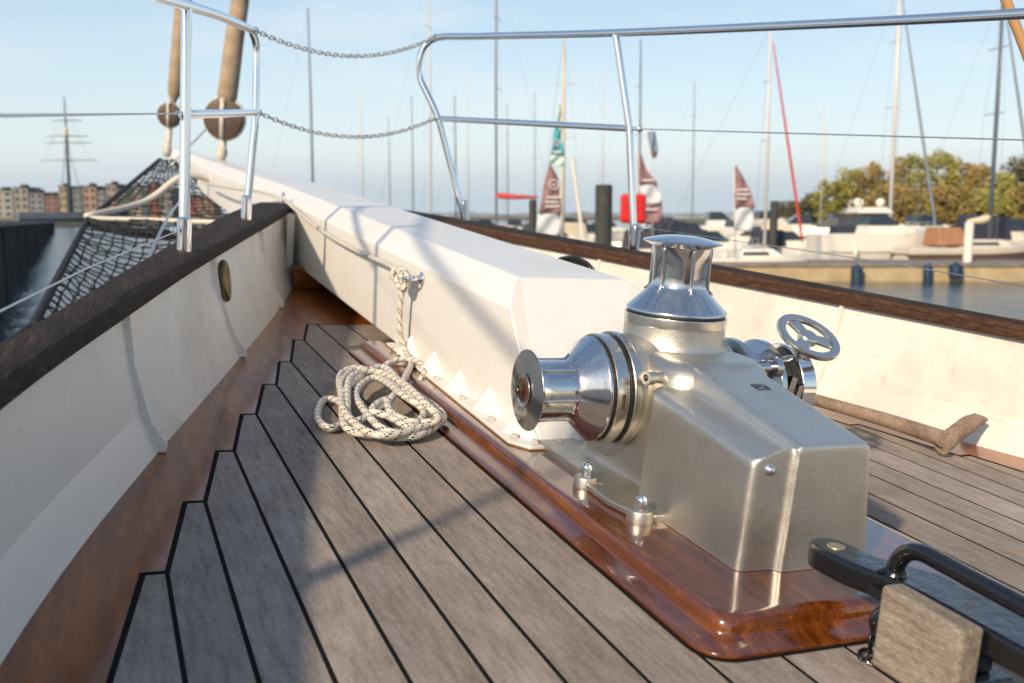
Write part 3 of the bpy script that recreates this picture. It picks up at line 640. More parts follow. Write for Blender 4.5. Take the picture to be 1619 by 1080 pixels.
g = G(); g.tube(spline([Vector((-.053, .858, .092)), Vector((-.053, .857, .112)), Vector((-.051, .846, .130)), Vector((-.050, .825, .1385)), Vector((-.050, .79, .1385)), Vector((-.052, .70, .1375)), Vector((-.056, .45, .136)), Vector((-.06, .1, .136))], 8), .0108, 20); g.lathe([(-.002, .017), (.004, .015), (.008, .0115)], (-.053, .858, .099), (0, 0, 1), 20)
g.tube([(-.075, .862, .101), (-.053, .860, .106)], [.003, .005], 10)
obj('handle', g, M['black'], t, auto=50)
g = G(); g.sphere((-.075, .838, .046), .02, 20, 12, (1, 1, 1.15)); g.box((-.07, .845, .076), (.03, .04, .012), Matrix.Rotation(.25, 3, 'Y')); obj('knuckle', g, M['black'], t, auto=50)
def link(c, ax, ay, a=.010, b=.006, r=.0026):
    g = G(); ax = Vector(ax).normalized(); ay = Vector(ay).normalized()
    g.tube([Vector(c) + ax * a * math.cos(q) + ay * b * math.sin(q) for q in [2 * math.pi * k / 20 for k in range(20)]], r, 8, closed=True); return g
for c, ax, ay in (((-.098, .842, .008), (1, .3, .1), (.0, .9, .4)), ((-.084, .838, .014), (.3, .4, 1), (1, 0, -.3)), ((-.094, .828, .006), (.8, -.8, 0), (.4, .4, .8)), ((-.082, .850, .020), (.1, .2, 1), (1, .5, 0))):
    obj('chain_link', link(c, ax, ay), M['black'], t)
g = G(); g.box((-.0835, .77, .0515), (.0325, .122, .101)); obj('timber_chock', g, M['greywood'], None, loc=(-.08, .77, 0), bevel=.006, bseg=3, label='grey weathered timber chock standing against the black iron bar', cat='wooden block')

# ================================================================== weathered wooden pole by starboard bulwark
g = G(); a = zp(1296, 634, .04); b = zp(1400, 664, .04); c = zp(1492, 694, .045)
dd = (c - a); P = spline([a - dd * .5 + Vector((0, 0, 0)), a, b, c], 8); g.tube(P, [.0125 + .006 * i / (len(P) - 1) for i in range(len(P))], 14)
pt = thing('wooden_handspike', 'weathered driftwood-grey wooden pole with angled head beside the starboard bulwark', 'wooden pole', tuple(c))
obj('shaft', g, M['polewood'], pt, auto=60)
e1 = zp(1490, 704, .03); e2 = xp(1552, 662, .885); md = (e1 + e2) / 2
g = G(); d = (e2 - e1).normalized(); L_ = (e2 - e1).length; s_ = Vector((0, 0, 1)).cross(d).normalized(); w_ = d.cross(s_)
secs = []
for i in range(9):
    u_ = i / 8; hh = .021 * (1.0 if u_ < .6 else math.sqrt(max(.05, 1 - ((u_ - .6) / .42) ** 2))); ww = .018 * (1 if u_ < .75 else .8); cc = e1 + d * L_ * u_ + w_ * .008 * math.sin(u_ * 3)
    jit = lambda: random.uniform(-.0015, .0015)
    secs.append([cc + s_ * (ww * math.cos(q) + jit()) + w_ * (hh * math.sin(q) + jit()) for q in [2 * math.pi * k / 10 for k in range(10)]])
g.loft(secs, smooth=True); obj('head', g, M['polewood'], pt, auto=60)

t = thing('added_deckhouse', 'low varnished cabin with dark windows, added unseen aft for dark reflections', 'added_deckhouse', (0, -2.6, 0))  # out of view; added behind the camera to darken the drum reflections
g = G(); g.prism([(-.85, -4.4), (.85, -4.4), (.78, -2.5), (-.78, -2.5)], .001, .62); obj('wall', g, M['varnish2'], t, bevel=.02)
g = G(); g.prism([(-.92, -4.5), (.92, -4.5), (.86, -2.42), (-.86, -2.42)], .62, .66); obj('roof', g, M['white'], t, bevel=.01)
for x in (-.5, 0, .5):
    g = G(); g.box((x, -2.496, .4), (.34, .02, .22)); obj('window', g, mat('cabin glass', (.02, .025, .03), .08), t, bevel=.005)
g = G(); g.lathe([(0, .12), (6, .10)], (0, -2.1, 0), (0, -.02, 1), 24); obj('mast', g, M['tanpole'], None, loc=(0, -2.1, 0), label='stout varnished mast, added unseen aft for contrast in the reflections', cat='mast', auto=40)  # unseen mast, added so the chrome mirrors more than bright sky
# ================================================================== guard rails
def foot(g, p, lean=(0, 0, 1), h=.075, r=.0165): g.lathe([(-.012, r), (h, r), (h + .002, r - .003), (h + .006, r - .005)], p, lean, 28)
TR = .0125
def bend(P, n=8): return spline(P, n)
t = thing('guard_rail', 'polished steel port pulpit rail on two posts on the left cap rail', 'guard rail', (-.6, 2.8, .3))
p1 = Vector((-.752, 2.405, zt(2.4))); p1t = Vector((-.751, 2.45, .847)); p1m = Vector((-.7515, 2.43, .606))
p2 = Vector((-.487, 3.338, zt(3.34))); p2m = Vector((-.463, 3.36, .652)); p2b = Vector((-.462, 3.38, .82)); p2c = Vector((-.490, 3.33, .903))
g = G(); g.tube([p1, lerp(p1, p1t, .5), p1t], TR, 20); foot(g, p1); obj('post', g, M['chrome'], t, auto=50)
g = G(); g.tube(bend([p2, lerp(p2, p2m, .6), p2m, p2b, Vector((-.468, 3.372, .875)), p2c, Vector((-.53, 3.21, .90)), Vector((-.64, 2.84, .878)), p1t, Vector((-.86, 2.02, .81)), Vector((-.98, 1.45, .78)), Vector((-1.06, .95, .75)), Vector((-1.15, .3, .75))], 8), TR, 20); foot(g, p2); obj('top_tube', g, M['chrome'], t, auto=50)
g = G(); g.tube([p1m, p2m], TR * .85, 18); obj('mid_tube', g, M['chrome'], t, auto=50)
g = G(); p0 = Vector((-1.09, .93, zt(.9))); g.tube([p0, Vector((-1.085, .95, .75))], TR, 18); foot(g, p0); obj('post', g, M['chrome'], t, auto=50)
for q in (p1m, p1 + Vector((-.01, -.01, .052))):
    g = G(); g.sphere(q + Vector((-.016, -.012, 0)), .008, 12, 8); g.tube([q + Vector((-.014, -.012, -.012)), q + Vector((-.02, -.03, .0))], .004, 8); obj('wire_eye', g, M['chrome'], t)
def wire(P, label, r=.0017):
    g = G(); g.tube(P, r, 8); return obj('lifeline_wire', g, M['wire'], loc=tuple(P[0]), label=label, cat='wire')
wire([p1m + Vector((-.02, -.02, 0)), Vector((-1.02, 1.05, .5595)), Vector((-1.1, .6, .555))], 'thin upper steel lifeline running aft from the port post')
wire([p1 + Vector((-.02, -.03, .048)), Vector((-.955, 1.75, .332)), Vector((-1.045, 1.30, .335)), Vector((-1.15, .6, .35))], 'thin lower steel lifeline sloping over the port cap rail')
t = thing('guard_rail', 'polished steel starboard rail with curved forward end on the right cap rail', 'guard rail', (.6, 3.2, .3))
q3 = Vector((.439, 3.811, zt(3.8))); q3m = Vector((.320, 3.87, .706)); q3b = Vector((.255, 3.93, .860)); q3c = Vector((.30, 3.91, 1.005)); q4 = Vector((.733, 2.937, zt(2.94))); q4m = Vector((.700, 2.987, .694)); q4t = Vector((.643, 3.037, .999))
g = G(); g.tube(bend([q3, lerp(q3, q3m, .25) + Vector((0, 0, .0)), lerp(q3, q3m, .6), q3m, lerp(q3m, q3b, .6), q3b, Vector((.248, 3.93, .93)), Vector((.267, 3.925, .985)), Vector((.315, 3.90, 1.02)), Vector((.40, 3.72, 1.018)), q4t, Vector((.90, 2.26, .985)), Vector((1.0, 1.68, .965)), Vector((1.1, 1.1, .95)), Vector((1.2, .3, .95))], 8), TR, 20); foot(g, q3, (q3m - q3).normalized() * .3 + Vector((0, 0, .7))); obj('top_tube', g, M['chrome'], t, auto=50)
g = G(); g.tube([q4, lerp(q4, q4m, .3), q4m, q4t], TR, 20); foot(g, q4); obj('post', g, M['chrome'], t, auto=50)
g = G(); g.tube([q3m, q4m], TR * .85, 18); obj('mid_tube', g, M['chrome'], t, auto=50)
for q in (q4m, q4 + Vector((0, 0, .07))):
    g = G(); g.sphere(q + Vector((.022, -.028, 0)), .010, 12, 8); g.tube([q, q + Vector((.03, -.035, 0))], .006, 8); obj('wire_eye', g, M['chrome'], t)
wire([q4m + Vector((.02, -.03, 0)), Vector((1.02, 1.70, .689)), Vector((1.12, .9, .68))], 'thin upper steel lifeline running aft from the starboard post')
wire([q4 + Vector((.02, -.03, .07)), yp(1180, 383, 2.45), yp(1265, 395, 2.3), yp(1405, 416, 2.0), yp(1619, 452, 1.7), yp(1700, 465, 1.5)], 'thin lower steel lifeline crossing the marina behind the starboard cap rail', .0013)
# chains across the gap
def chain(a, b, sag, n, label):
    g = G(); a, b = Vector(a), Vector(b); pts = []
    for i in range(n + 1): u_ = i / n; p = a.lerp(b, u_); p.z -= 4 * sag * u_ * (1 - u_); pts.append(p)
    for i in range(n):
        c = (pts[i] + pts[i + 1]) / 2; d = (pts[i + 1] - pts[i]).normalized(); s_ = d.cross(Vector((0, 0, 1))).normalized(); w_ = s_.cross(d)
        ay = (s_ * .6 + w_ * .8) if i % 2 else (s_ * .8 - w_ * .6); L_ = (pts[i + 1] - pts[i]).length * .66
        g.tube([c + d * (L_ * math.cos(q)) + ay * (.0068 * math.sin(q)) for q in [2 * math.pi * k / 12 for k in range(12)]], .0022, 6, closed=True)
    for e_, s_ in ((a, 1), (b, -1)):
        d = (b - a).normalized() * s_; g.tube([e_ - d * .004 + d * (.012 * math.cos(q)) + Vector((0, 0, 1)) * .011 * math.sin(q) for q in [2 * math.pi * k / 14 for k in range(14)]], .0022, 6, closed=True)
    return obj('chain', g, M['ring'], loc=tuple(a), label=label, cat='chain')
chain(p2c + Vector((.02, .01, .0)), q3c + Vector((.0, -.0, .015)), .075, 50, 'upper slack steel chain hung between the two guard rails')
chain(p2m + Vector((.014, .01, 0)), q3m + Vector((-.012, 0, 0)), .075, 46, 'lower slack steel chain hung between the two guard rails')

# ================================================================== bowsprit net
t = thing('bowsprit_net', 'black rope safety net slung between bowsprit and port bow', 'net', (-.8, 5, -.2))
A_ = Vector((-.36, 10.4, .36)); B_ = Vector((-1.14, 7.8, .08)) ; D_ = Vector((-.12, 5.6, .08)); E_ = Vector((-1.50, 2.9, -.12)); H_ = Vector((-.62, 2.9, -.08))
B_ = zp(137, 350, .02); A_ = Vector((-.36, 10.4, .34)); E_ = zp(52, 516, -.1); E2 = zp(-60, 600, -.1); H_ = Vector((-.72, 2.2, -.1))
def quad(a, b, c, d, nu, nv, sag, seed):   # a-b edge top, d-c bottom; knotted diagonal mesh
    random.seed(seed); Pt = {}
    for i in range(nu + 1):
        for j in range(nv + 1):
            u_, v_ = i / nu, j / nv; p = a.lerp(b, u_).lerp(d.lerp(c, u_), v_); p.z -= sag * 4 * u_ * (1 - u_) * math.sin(math.pi * min(1, max(0, v_))); p += Vector((random.uniform(-.009, .009), random.uniform(-.016, .016), random.uniform(-.008, .008))); Pt[i, j] = p
    g = G()
    for i in range(nu + 1):
        for j in range(nv + 1):
            if j < nv: g.tube([Pt[i, j], Pt[i, j + 1]], .0048, 4, caps=False)
            if i < nu: g.tube([Pt[i, j], Pt[i + 1, j]], .0048, 4, caps=False)
            g.sphere(Pt[i, j], .0085, 6, 4)
    return g
obj('netting', quad(A_, A_ + Vector((.12, -.1, 0)), D_, B_, 11, 26, .02, 3), M['netrope'], t, recalc=False)
H1 = Vector((-.45, 3.9, -.06)); 
obj('netting', quad(B_, D_, H_, E_, 15, 28, .10, 4), M['netrope'], t, recalc=False)
g = G(); g.tube([A_, B_, E_, E2], .017, 10); g.tube([E_, H_], .02, 10); g.tube(spline([B_, B_.lerp(D_, .3) + Vector((0, 0, -.05)), B_.lerp(D_, .7) + Vector((0, 0, -.03)), D_], 6), .03, 10); g.tube([A_ + Vector((.12, -.1, 0)), D_], .015, 10); obj('edge_rope', g, M['netrope'], t)
def rope(P, r, label, m='strop'):
    g = G(); g.tube(spline(P, 6), r, 10); return obj('rope', g, M[m], loc=tuple(P[0]), label=label, cat='rope')
rope([B_ + Vector((0, 0, .03)), B_.lerp(Vector((-.28, 7.6, .27)), .5) + Vector((0, 0, -.02)), yp(290, 278, 7.2), yp(345, 288, 7.3)], .022, 'thick off-white strop from the bowsprit to the net corner')
rope([B_ + Vector((.02, 0, .02)), B_.lerp(Vector((-.2, 6.2, .1)), .5), Vector((-.16, 5.9, .1))], .014, 'thin off-white rope along the upper edge of the lower net')
rope([yp(232, 415, 3.2), yp(262, 350, 3.6), yp(283, 320, 4.2)], .0045, 'thin grey line rising from the net behind the port post', 'wire')
rope([yp(270, 262, 8), yp(330, 200, 8.2)], .006, 'thin line running up from the bowsprit to the round block', 'wire')

# stays with round blocks and canvas covered furled sails
def stay(px, py, d, r, top, label, flabel, hx=1):
    t = thing('round_block', label, 'block', tuple(yp(px, py, d)))
    c = yp(px, py, d); vd = (EYE - c).normalized(); vd = (vd + Vector((-.35, 0, .05))).normalized()
    for s_ in (-1, 1):
        g = G(); g.lathe([(-.016, r * .8), (-.012, r * .97), (0, r), (.010, r * .96), (.016, r * .7), (.017, .001)], c + vd * .035 * s_, vd, 36); obj('cheek', g, M['drumwood'], t, auto=50)
    g = G(); u_ = vd.orthogonal().normalized(); w_ = vd.cross(u_); g.tube([c + (u_ * math.cos(q) + w_ * math.sin(q)) * r * 1.0 for q in [2 * math.pi * k / 28 for k in range(28)]], r * .10, 8, closed=True); g.tube([c + Vector((0, 0, r)) + vd * .055, c + vd * .058, c - Vector((0, 0, r)) + vd * .055], r * .12, 8); obj('strap', g, M['dirtyspar'], t)
    g = G(); g.lathe([(.05, r * .2), (.058, r * .18), (.06, .001)], c, vd, 20); obj('pin', g, M['ring'], t)
    g = G(); g.lathe([(-.03, r * .86), (.03, r * .86)], c, vd, 32); obj('sheave', g, M['rubber'], t)
    bt = yp(px - 5 * hx, py + 66, d); g = G(); g.tube([c - Vector((0, 0, r * .85)), lerp(c, bt, .75), bt], [.025, .03, .03], 12); g.sphere(tuple(bt + Vector((0, 0, .06))), .045, 12, 8, (1, 1, 1.4)); g.sphere(tuple(lerp(c, bt, .72)), .034, 10, 8); obj('shackle', g, M['dirtyspar'], t)
    s2 = G(); P = [yp(a, b, dd_) for a, b, dd_ in top]; s2.tube(spline(P, 6), [w for w in []] or r * .46, 16)
    return t
stay(355, 188, 8.0, .152, [(352, 160, 8.0), (357, 115, 8.0), (366, 60, 8.0)], 'large round brown wooden block on the bowsprit beneath a furled sail', '')
stay(269, 182, 9.6, .105, [(270, 150, 9.6), (276, 100, 9.6), (282, 60, 9.6)], 'small round brown wooden block at the bowsprit end left of the larger block', '')
def sail(pts, d, rad, label):
    g = G(); P = spline([yp(a, b, d) for a, b in pts], 6); n = len(P); rs = []
    for i in range(n): u_ = i / (n - 1); rs.append(interp(rad, u_))
    g.tube(P, rs, 18); obj('furled_sail', g, M['tan'], loc=tuple(P[0]), auto=70, label=label, cat='furled sail')
sail([(358, 172, 0), (359, 155, 0), (362, 130, 0), (371, 60, 0), (380, 0, 0), (390, -90, 0)] and [(358, 172), (359, 155), (363, 125), (371, 60), (380, 0), (390, -90)], 8.0, [(0, .02), (.08, .025), (.14, .06), (.22, .075), (.5, .072), (1, .06)], 'thick furled sail in tan canvas above the larger round block')
sail([(273, 165), (276, 145), (280, 100), (286, 40), (291, 0), (300, -80)], 9.6, [(0, .02), (.1, .03), (.2, .06), (1, .07)], 'thinner furled sail in tan canvas hidden partly by the port post')
# tan spar upper right, and its foot on the starboard rail out of frame
g = G(); a = yp(1575, -40, 2.0); b = yp(1625, 90, 1.95); c = yp(1800, 500, 1.75); c = b + (b - a).normalized() * ((-3.2 - b.z) / (b - a).normalized().z); g.tube([a + (a - b) * 1.2, a, b, b.lerp(c, .5), c], .0125, 16)
obj('wooden_spar', g, M['tanpole'], loc=tuple(b), auto=60, label='thin tan wooden spar crossing behind the top right end of the steel rail', cat='spar')

# ================================================================== THE HARBOUR (world frame, water at z = 0)
WF = Matrix.Identity(4)
def wobj(name, g, m, parent=None, **k): return obj(name, g, m, parent, frame=WF, **k)
def wthing(name, label, cat, loc, group=None): return thing(name, label, cat, loc, group, frame=WF)
B = {}
B['hull'] = simple('white boat gelcoat', (.72, .68, .60), .35, .05, .5)
B['hull2'] = simple('cream boat gelcoat', (.62, .56, .46), .4, .05, .5)
B['navy'] = simple('navy canvas', (.025, .03, .045), .7, .3, 1)
B['glass'] = mat('dark cabin glass', (.03, .04, .05), .1)
B['alu'] = simple('pale anodised mast', (.60, .59, .55), .4, .05, .5)
B['dark'] = simple('dark mast', (.10, .12, .15), .45, .1, .5)
B['grey'] = simple('grey sail cover', (.20, .235, .27), .7, .1, .5)
B['red'] = simple('red canvas', (.50, .05, .045), .7, .15, 2)
B['brown'] = simple('brown canvas', (.34, .17, .09), .8, .15, 2)
B['beige'] = simple('beige sail cover', (.62, .52, .38), .8, .1, 2)
B['stripe'] = simple('brown hull stripe', (.10, .06, .04), .5, .1, 1)
B['pile'] = simple('dark pile', (.045, .047, .042), .8, .3, 3)
B['conc'] = simple('sandy concrete pontoon', (.40, .31, .18), .85, .2, 1.5)
B['decking'] = simple('pontoon decking', (.20, .17, .145), .8, .3, 2)
B['teal'] = simple('dark blue fender', (.012, .035, .075), .5, .2, 3)
B['rig'] = simple('rigging', (.30, .31, .33), .5, .1, 1)

def water():
    m = mat('harbour water', (.02, .045, .06), .10, spec=.5); n = N(m)
    a = n.noise((1, 1.0, 1), .55, 4, .62, dist=.4); b = n.noise((1, 1, 1), 2.6, 4, .6); c = n.noise((1, 1, 1), .09, 2, .5)
    n.bump(n.math('ADD', n.math('MULTIPLY', a, 1.0), n.math('ADD', n.math('MULTIPLY', b, .28), n.math('MULTIPLY', c, .6))), .55, .35); return m
g = G(); g.add([(-3000, -400, 0), (3000, -400, 0), (3000, 3500, 0), (-3000, 3500, 0)], [(0, 1, 2, 3)]); wobj('water', g, water(), kind='structure')

def hullg(g, L, W_, H_, bow=.55, trans=.82, z0=-.3, sheer=.25):
    secs = []; n = 12
    for i in range(n + 1):
        u = i / n; w = W_ / 2 * (trans + (1 - trans) * math.sin(min(1, u / .5) * math.pi / 2) if u < .5 else math.cos((u - .5) / .5 * math.pi / 2 * .985) ** .75)
        x = lerp(-L / 2, L / 2, u); h = H_ + sheer * max(0, (u - .4) / .6) ** 2 * H_; rk = bow * max(0, (u - .6) / .4) ** 2
        secs.append([(x - rk * .6, -w * .55, z0), (x, -w, h * .55), (x + rk * .3, -w * 1.02, h), (x + rk * .3, w * 1.02, h), (x, w, h * .55), (x - rk * .6, w * .55, z0)])
    g.loft(secs, smooth=False); return g
def pose(loc, rz): return Matrix.Translation(loc) @ Matrix.Rotation(rz, 4, 'Z')
def xf(g, m4):
    g.v = [tuple(m4 @ Vector(p)) for p in g.v]; return g
def mast_parts(t, P, x, H_, m, r=.09, spr=(.55, .78), lab=None, z0=.5, rigc='rig', lw=1.6, boom=None, fore=None):
    g = G(); g.tube([P @ Vector((x, 0, z0)), P @ Vector((x, 0, H_ * .6)), P @ Vector((x - .05, 0, H_))], [r, r * .95, r * .6], 10); wobj('mast', g, m, t, label=lab)
    for s_ in spr:
        g = G(); g.tube([P @ Vector((x - .15, -lw * .8, H_ * s_ + .0)), P @ Vector((x, 0, H_ * s_ + .05)), P @ Vector((x - .15, lw * .8, H_ * s_))], .025, 6); wobj('spreader', g, m, t)
    g = G()
    for sy in (-1, 1):
        g.tube([P @ Vector((x - .3, sy * lw, z0 + .3)), P @ Vector((x - .15, sy * lw * .8, H_ * spr[0])), P @ Vector((x, 0, H_ * .96))], .009, 5)
    g.tube([P @ Vector((x - 5.0, 0, z0 + .5)), P @ Vector((x, 0, H_))], .009, 5)
    wobj('rigging', g, B[rigc], t)
    if fore:
        fx, fr, fm = fore; g = G(); a = P @ Vector((fx, 0, z0 + .7)); b = P @ Vector((x + .1, 0, H_ * .93)); q = lambda u: a.lerp(b, u); g.tube([a, q(.05), q(.12), q(.5), q(.9), b], [.03, fr * .8, fr, fr * .85, fr * .5, .03], 10); wobj('furled_foresail', g, fm, t)
    if boom:
        bl, bh, bm_ = boom; g = G(); g.tube([P @ Vector((x, 0, bh + .25)), P @ Vector((x - .3, 0, bh + .12)), P @ Vector((x - bl * .5, 0, bh + .02)), P @ Vector((x - bl, 0, bh))], [.10, .24, .19, .08], 10); wobj('boom_cover', g, bm_, t)
def cabin(g, P, x0, x1, w, z0, z1, rake0=.3, rake1=.7):
    V = [(x0, -w, z0), (x1 + rake1, -w, z0), (x1 + rake1, w, z0), (x0, w, z0), (x0 + rake0, -w * .8, z1), (x1, -w * .8, z1), (x1, w * .8, z1), (x0 + rake0, w * .8, z1)]
    g.add([P @ Vector(v) for v in V], [(0, 1, 5, 4), (1, 2, 6, 5), (2, 3, 7, 6), (3, 0, 4, 7), (4, 5, 6, 7), (3, 2, 1, 0)])
def sailboat(px, d, rz, L, Hm, label, hull='hull', mastm='alu', mr=.09, group='sailing boats in the marina', boom=None, fore=None, hood='navy', stripe=None, Hh=1.0):
    loc = Vector((bx(px, d), d, 0)); P = pose(loc, rz); t = wthing('sailboat', label, 'sailboat', tuple(loc), group)
    g = G(); hullg(g, L, L * .3, Hh); wobj('hull', xf(g, P), B[hull], t, bevel=.03)
    if stripe: 
        g = G(); hullg(g, L * 1.003, L * .303, Hh * .70, z0=Hh * .62, sheer=.25); wobj('stripe', xf(g, P), B[stripe], t)
    g = G(); cabin(g, P, -L * .15, L * .18, L * .085, Hh * .95, Hh + .42); wobj('coachroof', g, B[hull], t, bevel=.04)
    for sy in (-1, 1):
        g = G(); V = [(-L * .1, sy * L * .081, Hh + .12), (L * .15, sy * L * .081, Hh + .12), (L * .13, sy * L * .077, Hh + .28), (-L * .09, sy * L * .077, Hh + .28)]; g.add([P @ Vector(v) + (P.to_3x3() @ Vector((0, sy * .012, 0))) for v in V], [(0, 1, 2, 3)]); wobj('window', g, B['glass'], t)
    if hood:
        g = G(); cabin(g, P, -L * .3, -L * .13, L * .10, Hh + .1, Hh + 1.1, .1, .5); wobj('sprayhood', g, B[hood], t, bevel=.08)
    mast_parts(t, P, L * .12, Hm, B[mastm], mr, z0=Hh, lw=L * .13, boom=boom, fore=(L * .47, .07 if fore == 'red' else .10, B[fore]) if fore else None); return t
def motorboat(px, d, rz, L, label, canopy='navy', hull='hull', fly=False, group='motor boats in the marina', Hh=None):
    loc = Vector((bx(px, d), d, 0)); P = pose(loc, rz); t = wthing('motorboat', label, 'motorboat', tuple(loc), group); Hh = Hh or L * .15
    g = G(); hullg(g, L, L * .34, Hh, bow=.8); wobj('hull', xf(g, P), B[hull], t, bevel=.03)
    g = G(); hullg(g, L * 1.002, L * .343, Hh * .84, bow=.8, z0=Hh * .80); wobj('rubbing_strip', xf(g, P), B['stripe'] if int(px) % 2 else B['hull'], t)
    g = G(); cabin(g, P, -L * .12, L * .15, L * .125, Hh * .97, Hh + L * .075, .1, L * .16); wobj('cabin', g, B[hull], t, bevel=.05)
    g = G(); cabin(g, P, -L * .12, L * .02, L * .12, Hh + L * .07, Hh + L * .155, .1, L * .10); wobj('windscreen', g, B['glass'], t, bevel=.02)
    if canopy: g = G(); cabin(g, P, -L * .40, -L * .08, L * .135, Hh * .9, Hh + L * .17, L * .06, L * .03); wobj('canopy', g, B[canopy], t, bevel=.12)
    if fly:
        g = G(); cabin(g, P, -L * .2, L * .03, L * .11, Hh + L * .155, Hh + L * .2, 0, .4); wobj('flybridge', g, B[hull], t, bevel=.05)
        for q in (-.16, .02):
            g = G(); c = P @ Vector((L * q, 0, Hh + L * .235)); g.sphere(tuple(c), .26, 12, 8, (1, 1, 1)); wobj('radar_dome', g, B['hull'], t)
        g = G(); g.tube([P @ Vector((-L * .18, -L * .1, Hh + L * .19)), P @ Vector((-L * .17, -L * .1, Hh + L * .25)), P @ Vector((-L * .17, L * .1, Hh + L * .25)), P @ Vector((-L * .18, L * .1, Hh + L * .19))], .05, 8); wobj('arch', g, B['hull'], t)
    g = G(); a = [P @ Vector((L * (.15 + .035 * k), -L * .15 * (1 - (k / 9) ** 2), Hh * 1.08 + .5)) for k in range(10)]; g.tube(a, .02, 6)
    for k in range(0, 10, 3): g.tube([a[k], a[k] - Vector((0, 0, .5))], .015, 6)
    wobj('bow_rail', g, B['alu'], t)
    for k in (-.25, .05):
        g = G(); c = P @ Vector((L * k, -L * .185, Hh * .45)); g.tube([c + Vector((0, 0, .32)), c + Vector((0, 0, .25)), c - Vector((0, 0, .25)), c - Vector((0, 0, .3))], [.03, .12, .12, .04], 10); wobj('fender', g, B['hull'], t)
    return t
mh = lambda py, d: CAM_H + (HOR - py) / F_PX * d
# sailing boats left to right
SB = [
 (500, 95, .3, 9, mh(25, 95), 'sailboat with tall dark leaning mast between the chains, left of the gap', 'hull', 'dark', .10, None, None),
 (577, 130, .5, 9, mh(145, 130), 'distant sailboat with short pale mast left of centre', 'hull', 'alu', .09, None, None),
 (656, 120, .2, 8, mh(158, 120), 'distant sailboat with thin dark mast left of the curved rail', 'hull2', 'dark', .07, None, None),
 (684, 85, -.2, 9, mh(-40, 85), 'sailboat with tall pale mast behind the curved rail end', 'hull', 'alu', .08, None, None),
 (722, 110, .4, 8, mh(156, 110), 'distant sailboat with short dark mast right of the curved rail', 'hull', 'dark', .08, None, None),
 (785, 80, 2.9, 10, mh(-60, 80), 'sailboat with red boom cover and tall grey mast behind the rail', 'hull', 'grey', .10, ((3.4, 4.3, 'red')), None),
 (803, 120, .1, 9, mh(168, 120), 'distant sailboat with thin mast just right of the tall grey mast', 'hull2', 'grey', .07, None, None),
 (890, 62, 1.2, 8, mh(60, 62), 'sailboat with cream mast beside the teal flag', 'hull', 'beige', .11, None, None),
 (1007, 90, .2, 10, mh(72, 90), 'sailboat with slim dark mast behind the upright rail post', 'hull', 'dark', .09, None, None),
 (1204, 47, .05, 5.2, mh(50, 47), 'low white sailboat with red furled foresail and pale mast near the pontoon', 'hull', 'alu', .08, None, 'red'),
 (1399, 64, .1, 9.0, mh(-20, 64), 'white sailboat with thick pale mast and grey furled foresail before the trees', 'hull', 'alu', .14, None, 'grey'),
 (1556, 56, .15, 8.5, mh(-10, 56), 'sailboat with brown canvas sprayhood and dark mast at the right edge', 'hull2', 'dark', .12, ((1.4, 2.6, 'beige')), 'grey'),
]
SB += [
 (620, 150, .2, 9, mh(190, 150), 'far sailboat with faint short mast between the chains right end and bowsprit', 'hull', 'grey', .08, None, None),
 (742, 135, .2, 9, mh(120, 135), 'far sailboat with faint pale mast left of the tall grey mast', 'hull', 'alu', .08, None, None),
 (845, 140, .2, 9, mh(150, 140), 'far sailboat with faint mast above the thin dark pile', 'hull', 'grey', .08, None, None),
 (950, 125, .2, 9, mh(115, 125), 'far sailboat with faint pale mast above the thick dark pile', 'hull', 'alu', .08, None, None),
 (1090, 130, .2, 9, mh(135, 130), 'far sailboat with faint mast above the black canopied motor boat', 'hull', 'grey', .08, None, None),
 (1290, 120, .2, 9, mh(170, 120), 'far sailboat with faint pale mast left of the trees', 'hull', 'alu', .07, None, None),
]
for (px, d, rz, L, Hm, lab, hu, mm, mr, boom, fore) in SB:
    b_ = (boom[0], boom[1], B[boom[2]]) if boom else None
    offx = L * .12 * math.cos(rz)                              # keep the mast where the boat's mast stands
    pxx = px - offx * F_PX * cp / d
    sailboat(pxx, d, rz, L, Hm, lab, hu, mm, mr, boom=b_, fore=fore, hood='brown' if px == 1556 else (None if px == 1204 else 'navy'), stripe='stripe' if px > 1300 else None, Hh=.95 if px == 1204 else 1.15)
# motor boats
MB_ = [
 (1378, 58, .12, 7.6, 'large white motor cruiser with radar domes on its flybridge behind the pontoon', None, 'hull', True, 1.85),
 (1085, 72, .3, 7.5, 'white motor boat under a dark canopy right of the red box', 'navy', 'hull', False, 1.2),
 (1160, 92, .2, 7.5, 'distant white motor boat with pale cabin behind the maroon flag', None, 'hull', False, 1.3),
 (1255, 84, 3.0, 8.5, 'white motor boat with dark windows behind the red foresail', None, 'hull', False, 1.6),
 (1320, 96, .0, 8.5, 'distant white motor boat between the red foresail and the cruiser', None, 'hull', False, 1.7),
 (1585, 66, .1, 9, 'cream motor boat with dark canopy at the right edge', 'navy', 'hull2', False, 1.3),
 (712, 78, .4, 6.0, 'small motor boat with dark canopy seen left of the starboard rail foot', 'navy', 'hull', False, 1.2),
 (645, 110, .1, 7, 'distant motor boat with low dark canopy above the bowsprit', 'navy', 'hull2', False, 1.2),
 (875, 58, .2, 6.0, 'white motor boat behind the lower teal and maroon flag', None, 'hull', False, 1.3),
 (975, 60, 2.8, 6.5, 'motor boat with dark cover behind the thick black pile', 'navy', 'hull', False, .95),
 (810, 70, .2, 7.0, 'cream motor boat beneath the red boom cover', 'red', 'hull2', False, 1.0),
 (1015, 100, .1, 8, 'distant pale motor boat behind the red box', None, 'hull', False, 1.4),
 (1450, 80, .2, 9, 'white motor boat half hidden behind the cruiser bow', None, 'hull', False, 1.5),
]
